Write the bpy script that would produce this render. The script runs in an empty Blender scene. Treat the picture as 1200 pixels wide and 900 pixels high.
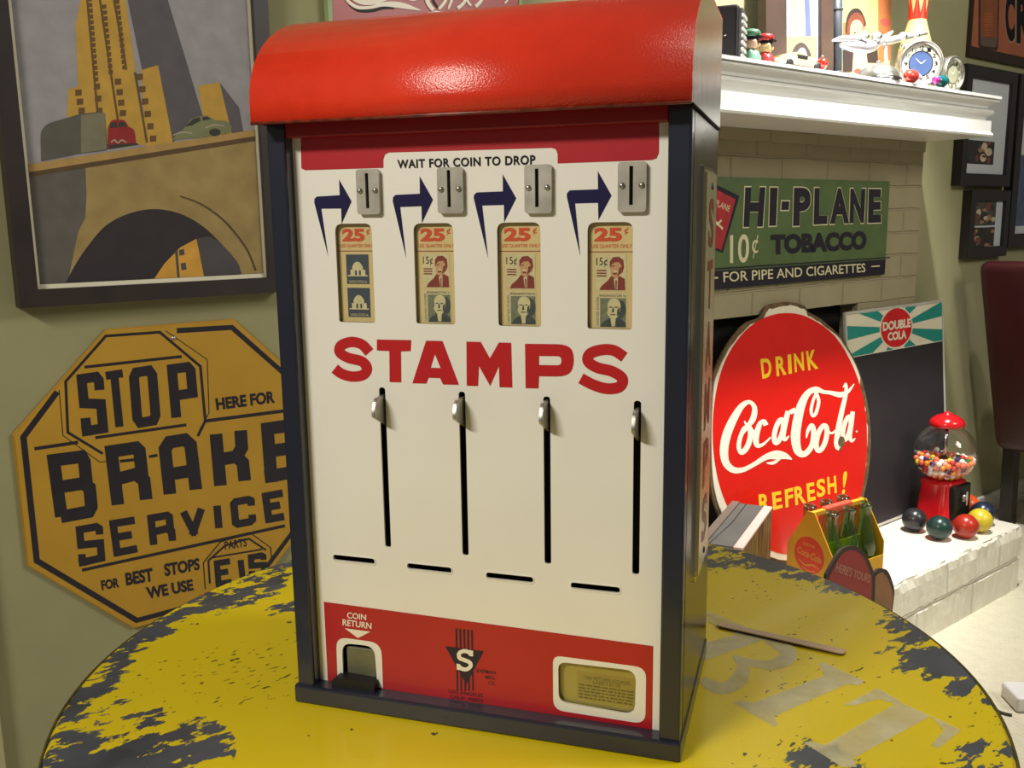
import bpy, bmesh, math, random
import numpy as np
from mathutils import Matrix, Vector
from mathutils.geometry import tessellate_polygon, delaunay_2d_cdt

random.seed(7)
scn = bpy.context.scene
COL = scn.collection
# ------------------------------------------------------------------ camera
# world: X runs along the fireplace wall to the right, Y into that wall, Z up, metres
CAMZ = 1.11
FOC = 1087.97
CR_ = Vector((0.78222, -0.62283, -0.01342)).normalized()
CU_ = Vector((0.119567, 0.129011, 0.984408)).normalized()
CF_ = CR_.cross(CU_) * -1
CF_ = Vector((0.611386, 0.771629, -0.175444)).normalized()
CU_ = CR_.cross(CF_).normalized()
CAM = Vector((0, 0, CAMZ))
cd = bpy.data.cameras.new('camera')
cam = bpy.data.objects.new('camera', cd)
COL.objects.link(cam)
cd.sensor_width = 36.0
cd.lens = FOC / 1200 * 36
cd.clip_start = 0.02
cam.matrix_world = Matrix(((CR_.x, CU_.x, -CF_.x, 0), (CR_.y, CU_.y, -CF_.y, 0), (CR_.z, CU_.z, -CF_.z, CAMZ), (0, 0, 0, 1)))
scn.camera = cam
scn.view_settings.view_transform = 'Standard'
scn.view_settings.look = 'None'
scn.view_settings.gamma = 1
scn.view_settings.use_curve_mapping = False
scn.view_settings.exposure = 0.0
try:
    scn.cycles.use_denoising = True
    scn.cycles.max_bounces = 8
    scn.cycles.caustics_reflective = False
    scn.cycles.caustics_refractive = False
except Exception:
    pass
w = bpy.data.worlds.new('world')
scn.world = w
w.use_nodes = True
w.node_tree.nodes['Background'].inputs[0].default_value = (1.0, 0.92, 0.74, 1)
w.node_tree.nodes['Background'].inputs[1].default_value = 0.12

def lamp(name, loc, aim, watts, size, col, spot=None, blend=0.5, size_y=None):
    ld = bpy.data.lights.new(name, 'SPOT' if spot else 'AREA')
    ld.energy = watts
    ld.color = col
    if spot:
        ld.spot_size = math.radians(spot)
        ld.spot_blend = blend
        ld.shadow_soft_size = size
    else:
        ld.shape = 'RECTANGLE' if size_y else 'DISK'
        ld.size = size
        if size_y: ld.size_y = size_y
    o = bpy.data.objects.new(name, ld)
    COL.objects.link(o)
    o.location = loc
    o.rotation_euler = (Vector(aim) - Vector(loc)).to_track_quat('-Z', 'Y').to_euler()
    return o
lamp('key_lamp', (-1.3, 0.28, 2.14), (0.45, 0.6, 0.95), 31, 0.60, (1.0, 0.94, 0.82), size_y=0.09)
lamp('room_lamp', (2.5, -1.0, 2.4), (1.1, 0.7, 0.75), 38, 1.0, (1.0, 0.95, 0.84))
lamp('mantel_spot', (2.0, 0.98, 2.38), (2.0, 1.50, 1.50), 180, 0.03, (1.0, 0.98, 0.96), 72, 0.5)
lamp('hearth_spot', (2.35, 1.02, 2.38), (2.35, 1.10, 0.2), 150, 0.025, (1.0, 0.97, 0.92), 70, 0.5)

# ------------------------------------------------------------------ helpers
def L(c):
    c = c / 255.0
    return c / 12.92 if c <= 0.04045 else ((c + 0.055) / 1.055) ** 2.4
def rgb(r, g, b):
    return (L(r), L(g), L(b), 1)

def mat(name, c, rough=0.6, metal=0.0, var=0.12, scale=14.0, bump=0.0, bscale=60.0, coat=0.0, emit=None, spec=0.5):
    m = bpy.data.materials.new(name)
    m.use_nodes = True
    nt = m.node_tree
    b = nt.nodes['Principled BSDF']
    b.inputs['Roughness'].default_value = rough
    b.inputs['Metallic'].default_value = metal
    b.inputs['Specular IOR Level'].default_value = spec
    if coat:
        b.inputs['Coat Weight'].default_value = coat
        b.inputs['Coat Roughness'].default_value = 0.08
    tc = nt.nodes.new('ShaderNodeTexCoord')
    no = nt.nodes.new('ShaderNodeTexNoise')
    no.inputs['Scale'].default_value = scale
    no.inputs['Detail'].default_value = 5
    nt.links.new(tc.outputs['Object'], no.inputs['Vector'])
    r = nt.nodes.new('ShaderNodeValToRGB')
    r.color_ramp.elements[0].position = 0.3
    r.color_ramp.elements[1].position = 0.7
    r.color_ramp.elements[0].color = tuple(x * (1 - var) for x in c[:3]) + (1,)
    r.color_ramp.elements[1].color = tuple(min(1, x * (1 + var)) for x in c[:3]) + (1,)
    nt.links.new(no.outputs['Fac'], r.inputs['Fac'])
    nt.links.new(r.outputs['Color'], b.inputs['Base Color'])
    if bump:
        n2 = nt.nodes.new('ShaderNodeTexNoise')
        n2.inputs['Scale'].default_value = bscale
        n2.inputs['Detail'].default_value = 4
        nt.links.new(tc.outputs['Object'], n2.inputs['Vector'])
        bp = nt.nodes.new('ShaderNodeBump')
        bp.inputs['Strength'].default_value = bump
        bp.inputs['Distance'].default_value = 0.002
        nt.links.new(n2.outputs['Fac'], bp.inputs['Height'])
        nt.links.new(bp.outputs['Normal'], b.inputs['Normal'])
    if emit:
        b.inputs['Emission Color'].default_value = emit
        b.inputs['Emission Strength'].default_value = 1
    return m

def ray(u, v):
    return CR_ * ((u - 600) / FOC) + CU_ * ((450 - v) / FOC) + CF_
def on_plane(u, v, P, n):
    d = ray(u, v)
    return CAM + d * ((P - CAM).dot(n) / d.dot(n))
def at_y(u, v, y):
    d = ray(u, v)
    return CAM + d * (y / d.y)
def at_z(u, v, z):
    d = ray(u, v)
    return CAM + d * ((z - CAMZ) / d.z)

class Plane:
    """a real plane in the room; at(u, v) gives the local (s, t) under a point measured on the photograph"""
    def __init__(self, o, ex, ey):
        self.o = Vector(o); self.ex = Vector(ex).normalized(); self.ey = Vector(ey).normalized()
        self.n = self.ex.cross(self.ey).normalized()
        self.M = Matrix(((self.ex.x, self.ey.x, self.n.x, self.o.x), (self.ex.y, self.ey.y, self.n.y, self.o.y),
                         (self.ex.z, self.ey.z, self.n.z, self.o.z), (0, 0, 0, 1)))
    def at(self, u, v):
        p = on_plane(u, v, self.o, self.n) - self.o
        return (p.dot(self.ex), p.dot(self.ey))
    def pts(self, l):
        return [self.at(*p) for p in l]

def crop(x0, y0, s):
    return lambda l: [(x0 + p[0] / s, y0 + p[1] / s) + tuple(p[2:]) for p in l]

def tag(o, label, cat, group=None, kind=None):
    if label: o['label'] = label
    if cat: o['category'] = cat
    if group: o['group'] = group
    if kind: o['kind'] = kind
    return o

def thing(name, label, cat, M=None, group=None):
    o = bpy.data.objects.new(name, None)
    o.empty_display_size = 0.05
    COL.objects.link(o)
    if M is not None:
        o.matrix_basis = M if isinstance(M, Matrix) else Matrix.Translation(Vector(M))
    return tag(o, label, cat, group)

def link(name, me, m, parent=None, smooth=False):
    o = bpy.data.objects.new(name, me)
    COL.objects.link(o)
    if m is not None:
        me.materials.append(m)
    if smooth:
        for p in me.polygons: p.use_smooth = True
    if parent is not None: o.parent = parent
    return o

def from_bm(name, bm, m, parent=None, smooth=False, tf=None):
    bmesh.ops.recalc_face_normals(bm, faces=bm.faces)
    if tf is not None: bm.transform(tf)
    me = bpy.data.meshes.new(name)
    bm.to_mesh(me); bm.free()
    return link(name, me, m, parent, smooth)

def setmat(bm, f0, idx):
    bm.faces.ensure_lookup_table()
    for f in bm.faces[f0:]: f.material_index = idx

def a_box(bm, x0, x1, y0, y1, z0, z1, bev=0.0, seg=2):
    ret = bmesh.ops.create_cube(bm, size=1)
    vs = ret['verts']
    for v in vs:
        v.co = Vector(((x0 + x1) / 2 + v.co.x * (x1 - x0), (y0 + y1) / 2 + v.co.y * (y1 - y0), (z0 + z1) / 2 + v.co.z * (z1 - z0)))
    if bev:
        es = list({e for v in vs for e in v.link_edges})
        bmesh.ops.bevel(bm, geom=es, offset=bev, segments=seg, affect='EDGES', profile=0.5)

def box(name, d, m, parent=None, bev=0.0, seg=2, smooth=False):
    bm = bmesh.new(); a_box(bm, *d, bev, seg)
    return from_bm(name, bm, m, parent, smooth)

def a_plate(bm, loops, z0, z1):
    """solid plate: loops[0] outline, the rest holes, between n = z0 and z1"""
    allp = [p for l in loops for p in l]
    tris = tessellate_polygon([[Vector((p[0], p[1], 0)) for p in l] for l in loops])
    top = [bm.verts.new((p[0], p[1], z1)) for p in allp]
    bot = [bm.verts.new((p[0], p[1], z0)) for p in allp]
    for t in tris:
        try:
            bm.faces.new([top[i] for i in t]); bm.faces.new([bot[i] for i in reversed(t)])
        except ValueError: pass
    k = 0
    for l in loops:
        n = len(l)
        for i in range(n):
            a, b = k + i, k + (i + 1) % n
            try: bm.faces.new((bot[a], bot[b], top[b], top[a]))
            except ValueError: pass
        k += n
def plate(name, loops, z0, z1, m, parent=None, tf=None, bev=0.0):
    bm = bmesh.new(); a_plate(bm, loops, z0, z1)
    if bev:
        bmesh.ops.recalc_face_normals(bm, faces=bm.faces)
        bmesh.ops.dissolve_limit(bm, angle_limit=0.01, verts=bm.verts, edges=bm.edges)
        es = [e for e in bm.edges if len(e.link_faces) == 2 and e.calc_face_angle(0) > 1.0 and all(v.co.z > z1 - 1e-6 for v in e.verts)]
        try: bmesh.ops.bevel(bm, geom=es, offset=bev, segments=2, affect='EDGES')
        except Exception: pass
    return from_bm(name, bm, m, parent, tf=tf)

def flat(name, polys, z, m, parent=None, tf=None):
    """paint layer: flat polygons (each a list of points, or a list of loops) lying at height z over the surface"""
    V = []; F = []
    for pl in polys:
        loops = pl if isinstance(pl[0][0], (tuple, list)) else [pl]
        allp = [p for l in loops for p in l]
        k = len(V)
        V += [(p[0], p[1]) for p in allp]
        for t in tessellate_polygon([[Vector((p[0], p[1], 0)) for p in l] for l in loops]):
            a, b, c = (V[k + i] for i in t)
            ar = (b[0] - a[0]) * (c[1] - a[1]) - (b[1] - a[1]) * (c[0] - a[0])
            if abs(ar) < 1e-12: continue
            F.append([k + i for i in (t if ar > 0 else reversed(t))])
    if len(polys) > 1:
        # one clean layer: the union of all strokes, no face lying on another
        try:
            r = delaunay_2d_cdt([Vector((p[0] * 1000, p[1] * 1000)) for p in V], [], F, 0, 1e-4, True)
            T3 = np.array([[[V[i][0], V[i][1]] for i in f] for f in F]) * 1000
            V2 = [(p[0], p[1]) for p in r[0]]; F2 = []
            A_, B2, C_ = T3[:, 0], T3[:, 1], T3[:, 2]
            def side(p, q, c): return (q[:, 0] - p[:, 0]) * (c[1] - p[:, 1]) - (q[:, 1] - p[:, 1]) * (c[0] - p[:, 0])
            for f in r[2]:
                c = np.mean([V2[i] for i in f], axis=0)
                if ((side(A_, B2, c) > 0) & (side(B2, C_, c) > 0) & (side(C_, A_, c) > 0)).any(): F2.append(f)
            V = [(p[0] / 1000, p[1] / 1000) for p in V2]; F = F2
        except Exception: pass
    me = bpy.data.meshes.new(name)
    me.from_pydata([(p[0], p[1], z) for p in V], [], F)
    if tf is not None: me.transform(tf)
    return link(name, me, m, parent)

def bil(q, x, y):
    """unit square (y up) into quad TL, TR, BR, BL"""
    tl, tr, br, bl = q
    return tuple((tl[i] * (1 - x) + tr[i] * x) * y + (bl[i] * (1 - x) + br[i] * x) * (1 - y) for i in (0, 1))

def glyphs(body, bold=0.0, shear=0.0, spacing=1.0):
    c = bpy.data.curves.new('lettering', 'FONT')
    c.body = body; c.offset = bold; c.shear = shear; c.space_character = spacing
    c.resolution_u = 4; c.align_x = 'CENTER'
    o = bpy.data.objects.new('lettering', c)
    COL.objects.link(o)
    bpy.context.view_layer.update()
    me = o.to_mesh()
    vs = [(v.co.x, v.co.y) for v in me.vertices]
    fs = [tuple(p.vertices) for p in me.polygons]
    o.to_mesh_clear()
    bpy.data.objects.remove(o); bpy.data.curves.remove(c)
    x0 = min(v[0] for v in vs); x1 = max(v[0] for v in vs); y0 = min(v[1] for v in vs); y1 = max(v[1] for v in vs)
    return [((v[0] - x0) / (x1 - x0), (v[1] - y0) / (y1 - y0)) for v in vs], fs

def text(body, pl, quad, z, m, parent, bold=0.0, tf=None, grow=0.0, name='lettering', shear=0.0, spacing=1.0):
    vs, fs = glyphs(body, bold, shear, spacing)
    q = pl.pts(quad) if pl else quad
    if grow:
        cx = sum(p[0] for p in q) / 4; cy = sum(p[1] for p in q) / 4
        q = [(p[0] + math.copysign(grow, p[0] - cx), p[1] + math.copysign(grow, p[1] - cy)) for p in q]
    me = bpy.data.meshes.new(name)
    me.from_pydata([bil(q, x, y) + (z,) for x, y in vs], [], fs)
    if tf is not None: me.transform(tf)
    return link(name, me, m, parent)

def catmull(pts, n=8, closed=False):
    out = []; N = len(pts)
    rng = range(N if closed else N - 1)
    for i in rng:
        P = [pts[(i + k) % N] if closed else pts[max(0, min(N - 1, i + k))] for k in (-1, 0, 1, 2)]
        for j in range(n):
            t = j / n
            out.append(tuple(0.5 * (2 * P[1][d] + (-P[0][d] + P[2][d]) * t + (2 * P[0][d] - 5 * P[1][d] + 4 * P[2][d] - P[3][d]) * t * t + (-P[0][d] + 3 * P[1][d] - 3 * P[2][d] + P[3][d]) * t ** 3) for d in range(len(pts[0]))))
    if not closed: out.append(tuple(pts[-1]))
    return out

def brush(pts, n=8, closed=False, smooth=True, w=None):
    """stroke of changing width (x, y, w) as quads"""
    if w is not None: pts = [(p[0], p[1], w) for p in pts]
    c = catmull(pts, n, closed) if smooth else list(pts)
    N = len(c); Ls = []; Rs = []
    for i in range(N):
        a = c[(i - 1) % N] if closed else c[max(0, i - 1)]
        b = c[(i + 1) % N] if closed else c[min(N - 1, i + 1)]
        dx, dy = b[0] - a[0], b[1] - a[1]; l = math.hypot(dx, dy) or 1
        h = c[i][2] / 2
        Ls.append((c[i][0] - dy / l * h, c[i][1] + dx / l * h)); Rs.append((c[i][0] + dy / l * h, c[i][1] - dx / l * h))
    out = []
    for i in range(N if closed else N - 1):
        j = (i + 1) % N
        out.append([Ls[i], Ls[j], Rs[j], Rs[i]])
    return out

def segs(lines, wd):
    """polylines with mitred corners and constant width as quads"""
    out = []; h = wd / 2
    def ext(a, b, c):
        v1 = Vector((b[0] - a[0], b[1] - a[1])); v2 = Vector((c[0] - b[0], c[1] - b[1]))
        if v1.length < 1e-6 or v2.length < 1e-6: return 0
        return h * min(1.0, math.tan(min(1.57, abs(v1.angle(v2))) / 2))
    for ln in lines:
        for i in range(len(ln) - 1):
            (x0, y0), (x1, y1) = ln[i][:2], ln[i + 1][:2]
            dx, dy = x1 - x0, y1 - y0; l = math.hypot(dx, dy)
            if l < 1e-6: continue
            dx /= l; dy /= l
            if i > 0: e = ext(ln[i - 1], ln[i], ln[i + 1]); x0 -= dx * e; y0 -= dy * e
            if i < len(ln) - 2: e = ext(ln[i], ln[i + 1], ln[i + 2]); x1 += dx * e; y1 += dy * e
            out.append([(x0 - dy * h, y0 + dx * h), (x1 - dy * h, y1 + dx * h), (x1 + dy * h, y1 - dx * h), (x0 + dy * h, y0 - dx * h)])
    return out
BLOCK = {
 'S': [[(1, .74), (1, .93), (.86, 1), (0, 1), (0, .53), (1, .47), (1, 0), (0, 0), (0, .25)]],
 'T': [[(0, 1), (1, 1)], [(.5, 1), (.5, 0)]],
 'O': [[(0, .1), (0, .9), (.15, 1), (.85, 1), (1, .9), (1, .1), (.85, 0), (.15, 0), (0, .1), (0, .2)]],
 'P': [[(0, 0), (0, 1), (.85, 1), (1, .92), (1, .45), (0, .45)]],
 'B': [[(.02, 0), (0, 1), (.85, 1), (.92, .9), (.92, .56), (.8, .52), (0, .52)], [(.8, .52), (1, .42), (1, .08), (.9, 0), (0, 0)]],
 'R': [[(0, 0), (0, 1), (.85, 1), (.95, .93), (.95, .52), (0, .47)], [(.75, .5), (1, .36), (1, 0)]],
 'A': [[(0, 0), (0, .88), (.2, 1), (.8, 1), (1, .88), (1, 0)], [(0, .38), (1, .38)]],
 'K': [[(0, 0), (0, 1)], [(.95, 1), (.95, .66), (.72, .5), (.95, .36), (.98, 0)], [(0, .5), (.75, .5)]],
 'E': [[(1, 1), (0, 1), (0, 0), (1, 0)], [(0, .52), (.8, .52)]],
 'V': [[(0, 1), (.5, .02), (1, 1)]],
 'I': [[(.5, 0), (.5, 1)]],
 'C': [[(1, .7), (1, .93), (.85, 1), (.12, 1), (0, .92), (0, .08), (.12, 0), (.85, 0), (1, .08), (1, .3)]],
}
def block(ch, quad, wd):
    W = math.dist(quad[0][:2], quad[1][:2]); H = math.dist(quad[0][:2], quad[3][:2]); u = wd / 2 / W; v = wd / 2 / H
    return segs([[bil(quad, u + p[0] * (1 - 2 * u) if ch != 'I' else .5, v + p[1] * (1 - 2 * v)) for p in ln] for ln in BLOCK[ch]], wd)

def rrect(q, r, n=5):
    """rounded polygon from corner points; r a number or one per corner"""
    N = len(q); out = []
    for i in range(N):
        p = Vector(q[i][:2]); a = Vector(q[i - 1][:2]); b = Vector(q[(i + 1) % N][:2])
        rr = r[i] if isinstance(r, (list, tuple)) else r
        if rr <= 0: out.append(tuple(p)); continue
        da = (a - p); db = (b - p)
        A_ = p + da.normalized() * min(rr, da.length * .49); B_ = p + db.normalized() * min(rr, db.length * .49)
        for k in range(n + 1):
            t = k / n
            out.append(tuple((1 - t) ** 2 * A_ + 2 * t * (1 - t) * p + t * t * B_))
    return out
def ell(cx, cy, a, b, n=40, rot=0.0):
    return [(cx + a * math.cos(t) * math.cos(rot) - b * math.sin(t) * math.sin(rot), cy + a * math.cos(t) * math.sin(rot) + b * math.sin(t) * math.cos(rot)) for t in (2 * math.pi * i / n for i in range(n))]

def a_lathe(bm, prof, n=32, c=(0, 0, 0)):
    rings = []
    for r, z in prof:
        if r < 1e-5: rings.append([bm.verts.new((c[0], c[1], c[2] + z))])
        else: rings.append([bm.verts.new((c[0] + r * math.cos(2 * math.pi * i / n), c[1] + r * math.sin(2 * math.pi * i / n), c[2] + z)) for i in range(n)])
    for a, b in zip(rings, rings[1:]):
        for i in range(n):
            j = (i + 1) % n
            if len(a) == 1 and len(b) == 1: continue
            if len(a) == 1: bm.faces.new((a[0], b[j], b[i]))
            elif len(b) == 1: bm.faces.new((a[i], a[j], b[0]))
            else: bm.faces.new((a[i], a[j], b[j], b[i]))
def lathe(name, prof, m, parent=None, n=32, tf=None, smooth=True):
    bm = bmesh.new(); a_lathe(bm, prof, n)
    return from_bm(name, bm, m, parent, smooth, tf)

def a_tube(bm, pts, r, n=10):
    pts = [Vector(p) for p in pts]; rings = []
    for i, p in enumerate(pts):
        d = (pts[min(i + 1, len(pts) - 1)] - pts[max(i - 1, 0)]).normalized()
        s = d.cross(Vector((0.13, 0.21, 0.97)) if abs(d.z) < .9 else Vector((1, 0, 0))).normalized(); t = d.cross(s)
        rr = r[i] if isinstance(r, (list, tuple)) else r
        rings.append([bm.verts.new(p + (s * math.cos(2 * math.pi * k / n) + t * math.sin(2 * math.pi * k / n)) * rr) for k in range(n)])
    for a, b in zip(rings, rings[1:]):
        for k in range(n): bm.faces.new((a[k], a[(k + 1) % n], b[(k + 1) % n], b[k]))
    bm.faces.new(rings[0]); bm.faces.new(list(reversed(rings[-1])))
def tube(name, pts, r, m, parent=None, n=10):
    bm = bmesh.new(); a_tube(bm, pts, r, n)
    return from_bm(name, bm, m, parent, True)

def a_ball(bm, c, r, sx=1, sy=1, sz=1, u=24, v=14):
    ret = bmesh.ops.create_uvsphere(bm, u_segments=u, v_segments=v, radius=r)
    for q in ret['verts']: q.co = Vector((c[0] + q.co.x * sx, c[1] + q.co.y * sy, c[2] + q.co.z * sz))
def ball(name, c, r, m, parent=None, sx=1, sy=1, sz=1, u=24, v=14):
    bm = bmesh.new(); a_ball(bm, c, r, sx, sy, sz, u, v)
    return from_bm(name, bm, m, parent, True)

def RZ(a): return Matrix.Rotation(a, 4, 'Z')
def T_(*p): return Matrix.Translation(Vector(p))

# ------------------------------------------------------------------ materials
M = {}
M['wall'] = mat('olive_beige_wall_paint', rgb(150, 147, 111), .9, var=.03, bump=.15, bscale=120)
M['white_trim'] = mat('white_gloss_trim_paint', rgb(226, 226, 222), .35, var=.02)
M['black'] = mat('flat_black', rgb(18, 17, 17), .6, var=.3)
M['void'] = mat('dark_interior', rgb(8, 8, 8), .9, var=.3)
M['navy'] = mat('navy_enamel', rgb(30, 34, 50), .28, var=.12, coat=.4)
M['cream'] = mat('cream_enamel', rgb(236, 233, 224), .32, var=.02, coat=.3)
M['red'] = mat('red_enamel_print', rgb(176, 20, 34), .35, var=.04, coat=.3)
M['red_letter'] = mat('red_letter_print', rgb(186, 30, 34), .35, var=.03)
M['hood'] = mat('orange_red_enamel', rgb(222, 56, 32), .23, var=.05, scale=60, bump=.17, bscale=800, coat=.0)
M['darkred'] = mat('dark_red_enamel', rgb(150, 24, 30), .4, var=.08)
M['arrow'] = mat('dark_blue_print', rgb(24, 21, 66), .6, var=.05, spec=.2)
M['ink'] = mat('black_ink', rgb(16, 14, 17), .6, var=.1, spec=.2)
M['chrome'] = mat('polished_chrome', rgb(200, 200, 200), .12, 1.0, var=.05)
M['steel'] = mat('worn_steel', rgb(168, 166, 158), .32, .9, var=.2, scale=70)
M['side'] = mat('dark_side_enamel_reflection_tint', rgb(66, 64, 52), .22, .55, var=.15, scale=9, bump=.25, bscale=30)  # dark glossy paint, the room's grazing reflection put into its bronze colour
M['paper'] = mat('aged_card', rgb(236, 212, 146), .7, var=.06)
M['label'] = mat('yellowed_label_paper', rgb(176, 160, 70), .7, var=.1, scale=40)
M['orange'] = mat('orange_print', rgb(226, 84, 34), .6, var=.05)
M['maroon'] = mat('maroon_print', rgb(140, 52, 36), .6, var=.12, scale=200)
M['stampgreen'] = mat('slate_green_print', rgb(66, 78, 72), .6, var=.2, scale=200)
M['stampblue'] = mat('slate_blue_print', rgb(62, 74, 86), .6, var=.15, scale=200)
M['palepaper'] = mat('pale_stamp_paper', rgb(228, 216, 164), .7, var=.08, scale=200)
M['white_letter'] = mat('white_print', rgb(238, 230, 212), .4, var=.02)
M['glass'] = None

def glass(name, tint=(1, 1, 1, 1), refl=0.07, rough=.02):
    m = bpy.data.materials.new(name); m.use_nodes = True; nt = m.node_tree
    nt.nodes.clear()
    out = nt.nodes.new('ShaderNodeOutputMaterial'); mx = nt.nodes.new('ShaderNodeMixShader')
    tr = nt.nodes.new('ShaderNodeBsdfTransparent'); gl = nt.nodes.new('ShaderNodeBsdfGlossy')
    lw = nt.nodes.new('ShaderNodeLayerWeight'); lw.inputs['Blend'].default_value = .25
    ma = nt.nodes.new('ShaderNodeMath'); ma.operation = 'MULTIPLY_ADD'; ma.inputs[1].default_value = .5; ma.inputs[2].default_value = refl * .5
    no = nt.nodes.new('ShaderNodeTexNoise'); no.inputs['Scale'].default_value = 6
    rr = nt.nodes.new('ShaderNodeMapRange'); rr.inputs[3].default_value = rough; rr.inputs[4].default_value = rough + .03
    nt.links.new(no.outputs['Fac'], rr.inputs[0]); nt.links.new(rr.outputs[0], gl.inputs['Roughness'])
    tr.inputs[0].default_value = tint
    nt.links.new(lw.outputs['Facing'], ma.inputs[0]); nt.links.new(ma.outputs[0], mx.inputs[0])
    nt.links.new(tr.outputs[0], mx.inputs[1]); nt.links.new(gl.outputs[0], mx.inputs[2]); nt.links.new(mx.outputs[0], out.inputs[0])
    return m
M['glass'] = glass('clear_glass')
M['greenglass'] = glass('green_bottle_glass', (.56, .90, .64, 1), .22)

# ------------------------------------------------------------------ the room
WALL_Y = 1.52
BRICK_Y = 1.46
HEARTH_Z = 0.195
def struct(o): o['kind'] = 'structure'; return o
def carpet():
    m = mat('cream_loop_carpet', rgb(206, 200, 176), .95, var=.05, scale=30)
    nt = m.node_tree; b = nt.nodes['Principled BSDF']
    tc = nt.nodes.new('ShaderNodeTexCoord')
    mp = nt.nodes.new('ShaderNodeMapping'); mp.inputs['Scale'].default_value = (90, 55, 1)
    mp.inputs['Rotation'].default_value = (0, 0, .5)
    vo = nt.nodes.new('ShaderNodeTexVoronoi'); vo.inputs['Scale'].default_value = 1.0; vo.inputs['Randomness'].default_value = .35
    nt.links.new(tc.outputs['Object'], mp.inputs[0]); nt.links.new(mp.outputs[0], vo.inputs['Vector'])
    bp = nt.nodes.new('ShaderNodeBump'); bp.inputs['Strength'].default_value = .8; bp.inputs['Distance'].default_value = .006; bp.invert = True
    nt.links.new(vo.outputs['Distance'], bp.inputs['Height']); nt.links.new(bp.outputs['Normal'], b.inputs['Normal'])
    return m
struct(box('floor', (-2.6, 5.0, -2.0, 1.66, -.05, 0), carpet()))
WALL_X0 = at_y(15, 890, 1.51).x - .011
struct(box('wall_back', (WALL_X0, 5.0, WALL_Y, WALL_Y + .12, 0, 2.45), M['wall']))
struct(box('wall_back', (-2.6, -.75, WALL_Y, WALL_Y + .12, 0, 2.45), M['wall']))
struct(box('trim_1', (WALL_X0 - .013, WALL_X0, WALL_Y - .02, WALL_Y + .12, 0, 2.45), mat('olive_cream_casing_paint', rgb(170, 166, 128), .5, var=.04), bev=.002))
d1 = struct(box('door_1', (-.75, WALL_X0 - .013, WALL_Y + .03, WALL_Y + .07, 0, 2.1), mat('dark_stained_door', rgb(34, 28, 24), .5, var=.2)))
box('door_panel', (-.65, WALL_X0 - .12, WALL_Y + .022, WALL_Y + .03, .2, .9), mat('dark_stained_panel', rgb(30, 24, 20), .5, var=.2), d1, bev=.004)
lathe('door_handle', [(0, 0), (.014, 0), (.012, .02), (.026, .035), (.026, .05), (0, .058)], M['steel'], d1, 20, T_(WALL_X0 - .075, WALL_Y + .03, 1.0) @ Matrix.Rotation(math.pi / 2, 4, 'X'))
bm = bmesh.new()
a_box(bm, WALL_X0, 5.0, WALL_Y - .014, WALL_Y, 0, .075, .003); a_box(bm, WALL_X0, 5.0, WALL_Y - .02, WALL_Y - .014, 0, .02, .003)
struct(from_bm('baseboard_back', bm, M['white_trim']))

# painted brick
def brick_mat(name, c, sx=.2, sz=.0655, rough=.75):
    m = mat(name, c, rough, var=.08, scale=6)
    nt = m.node_tree; b = nt.nodes['Principled BSDF']
    tc = nt.nodes.new('ShaderNodeTexCoord'); sp = nt.nodes.new('ShaderNodeSeparateXYZ'); cb = nt.nodes.new('ShaderNodeCombineXYZ')
    ad = nt.nodes.new('ShaderNodeMath'); ad.operation = 'ADD'
    nt.links.new(tc.outputs['Object'], sp.inputs[0])
    nt.links.new(sp.outputs['X'], ad.inputs[0]); nt.links.new(sp.outputs['Y'], ad.inputs[1])
    nt.links.new(ad.outputs[0], cb.inputs['X']); nt.links.new(sp.outputs['Z'], cb.inputs['Y'])
    br = nt.nodes.new('ShaderNodeTexBrick')
    br.inputs['Scale'].default_value = 1; br.inputs['Brick Width'].default_value = sx; br.inputs['Row Height'].default_value = sz
    br.inputs['Mortar Size'].default_value = .004; br.inputs['Mortar Smooth'].default_value = .6
    br.inputs['Color1'].default_value = (1, 1, 1, 1); br.inputs['Color2'].default_value = (.9, .9, .9, 1); br.inputs['Mortar'].default_value = (0, 0, 0, 1)
    no = nt.nodes.new('ShaderNodeTexNoise'); no.inputs['Scale'].default_value = 9; no.inputs['Detail'].default_value = 3
    mx = nt.nodes.new('ShaderNodeMixRGB'); mx.inputs[0].default_value = .012
    nt.links.new(tc.outputs['Object'], no.inputs['Vector'])
    nt.links.new(cb.outputs[0], mx.inputs[1]); nt.links.new(no.outputs['Color'], mx.inputs[2]); nt.links.new(mx.outputs[0], br.inputs['Vector'])
    n2 = nt.nodes.new('ShaderNodeTexNoise'); n2.inputs['Scale'].default_value = 45; n2.inputs['Detail'].default_value = 6
    nt.links.new(tc.outputs['Object'], n2.inputs['Vector'])
    mm = nt.nodes.new('ShaderNodeMath'); mm.operation = 'MULTIPLY_ADD'; mm.inputs[1].default_value = .35
    nt.links.new(n2.outputs['Fac'], mm.inputs[0]); nt.links.new(br.outputs['Color'], mm.inputs[2])
    bp = nt.nodes.new('ShaderNodeBump'); bp.inputs['Strength'].default_value = .9; bp.inputs['Distance'].default_value = .006
    nt.links.new(mm.outputs[0], bp.inputs['Height']); nt.links.new(bp.outputs['Normal'], b.inputs['Normal'])
    return m
M['brick'] = brick_mat('cream_painted_brick', rgb(150, 141, 112))
M['hearthbrick'] = brick_mat('white_painted_brick', rgb(226, 222, 206), .3, .098)
FX0, FX1 = 0.95, 2.735
fp = thing('fireplace', 'cream painted brick fireplace with white mantel shelf and raised hearth', 'fireplace', (1.9, 1.3, 0))
Mi = T_(-1.9, -1.3, 0)
bm = bmesh.new()
OX0, OX1, OZ = 1.45, 2.42, .86
a_box(bm, FX0, OX0, BRICK_Y, WALL_Y, 0, 1.33); a_box(bm, OX1, FX1, BRICK_Y, WALL_Y, 0, 1.33); a_box(bm, OX0, OX1, BRICK_Y, WALL_Y, OZ, 1.33)
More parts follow.
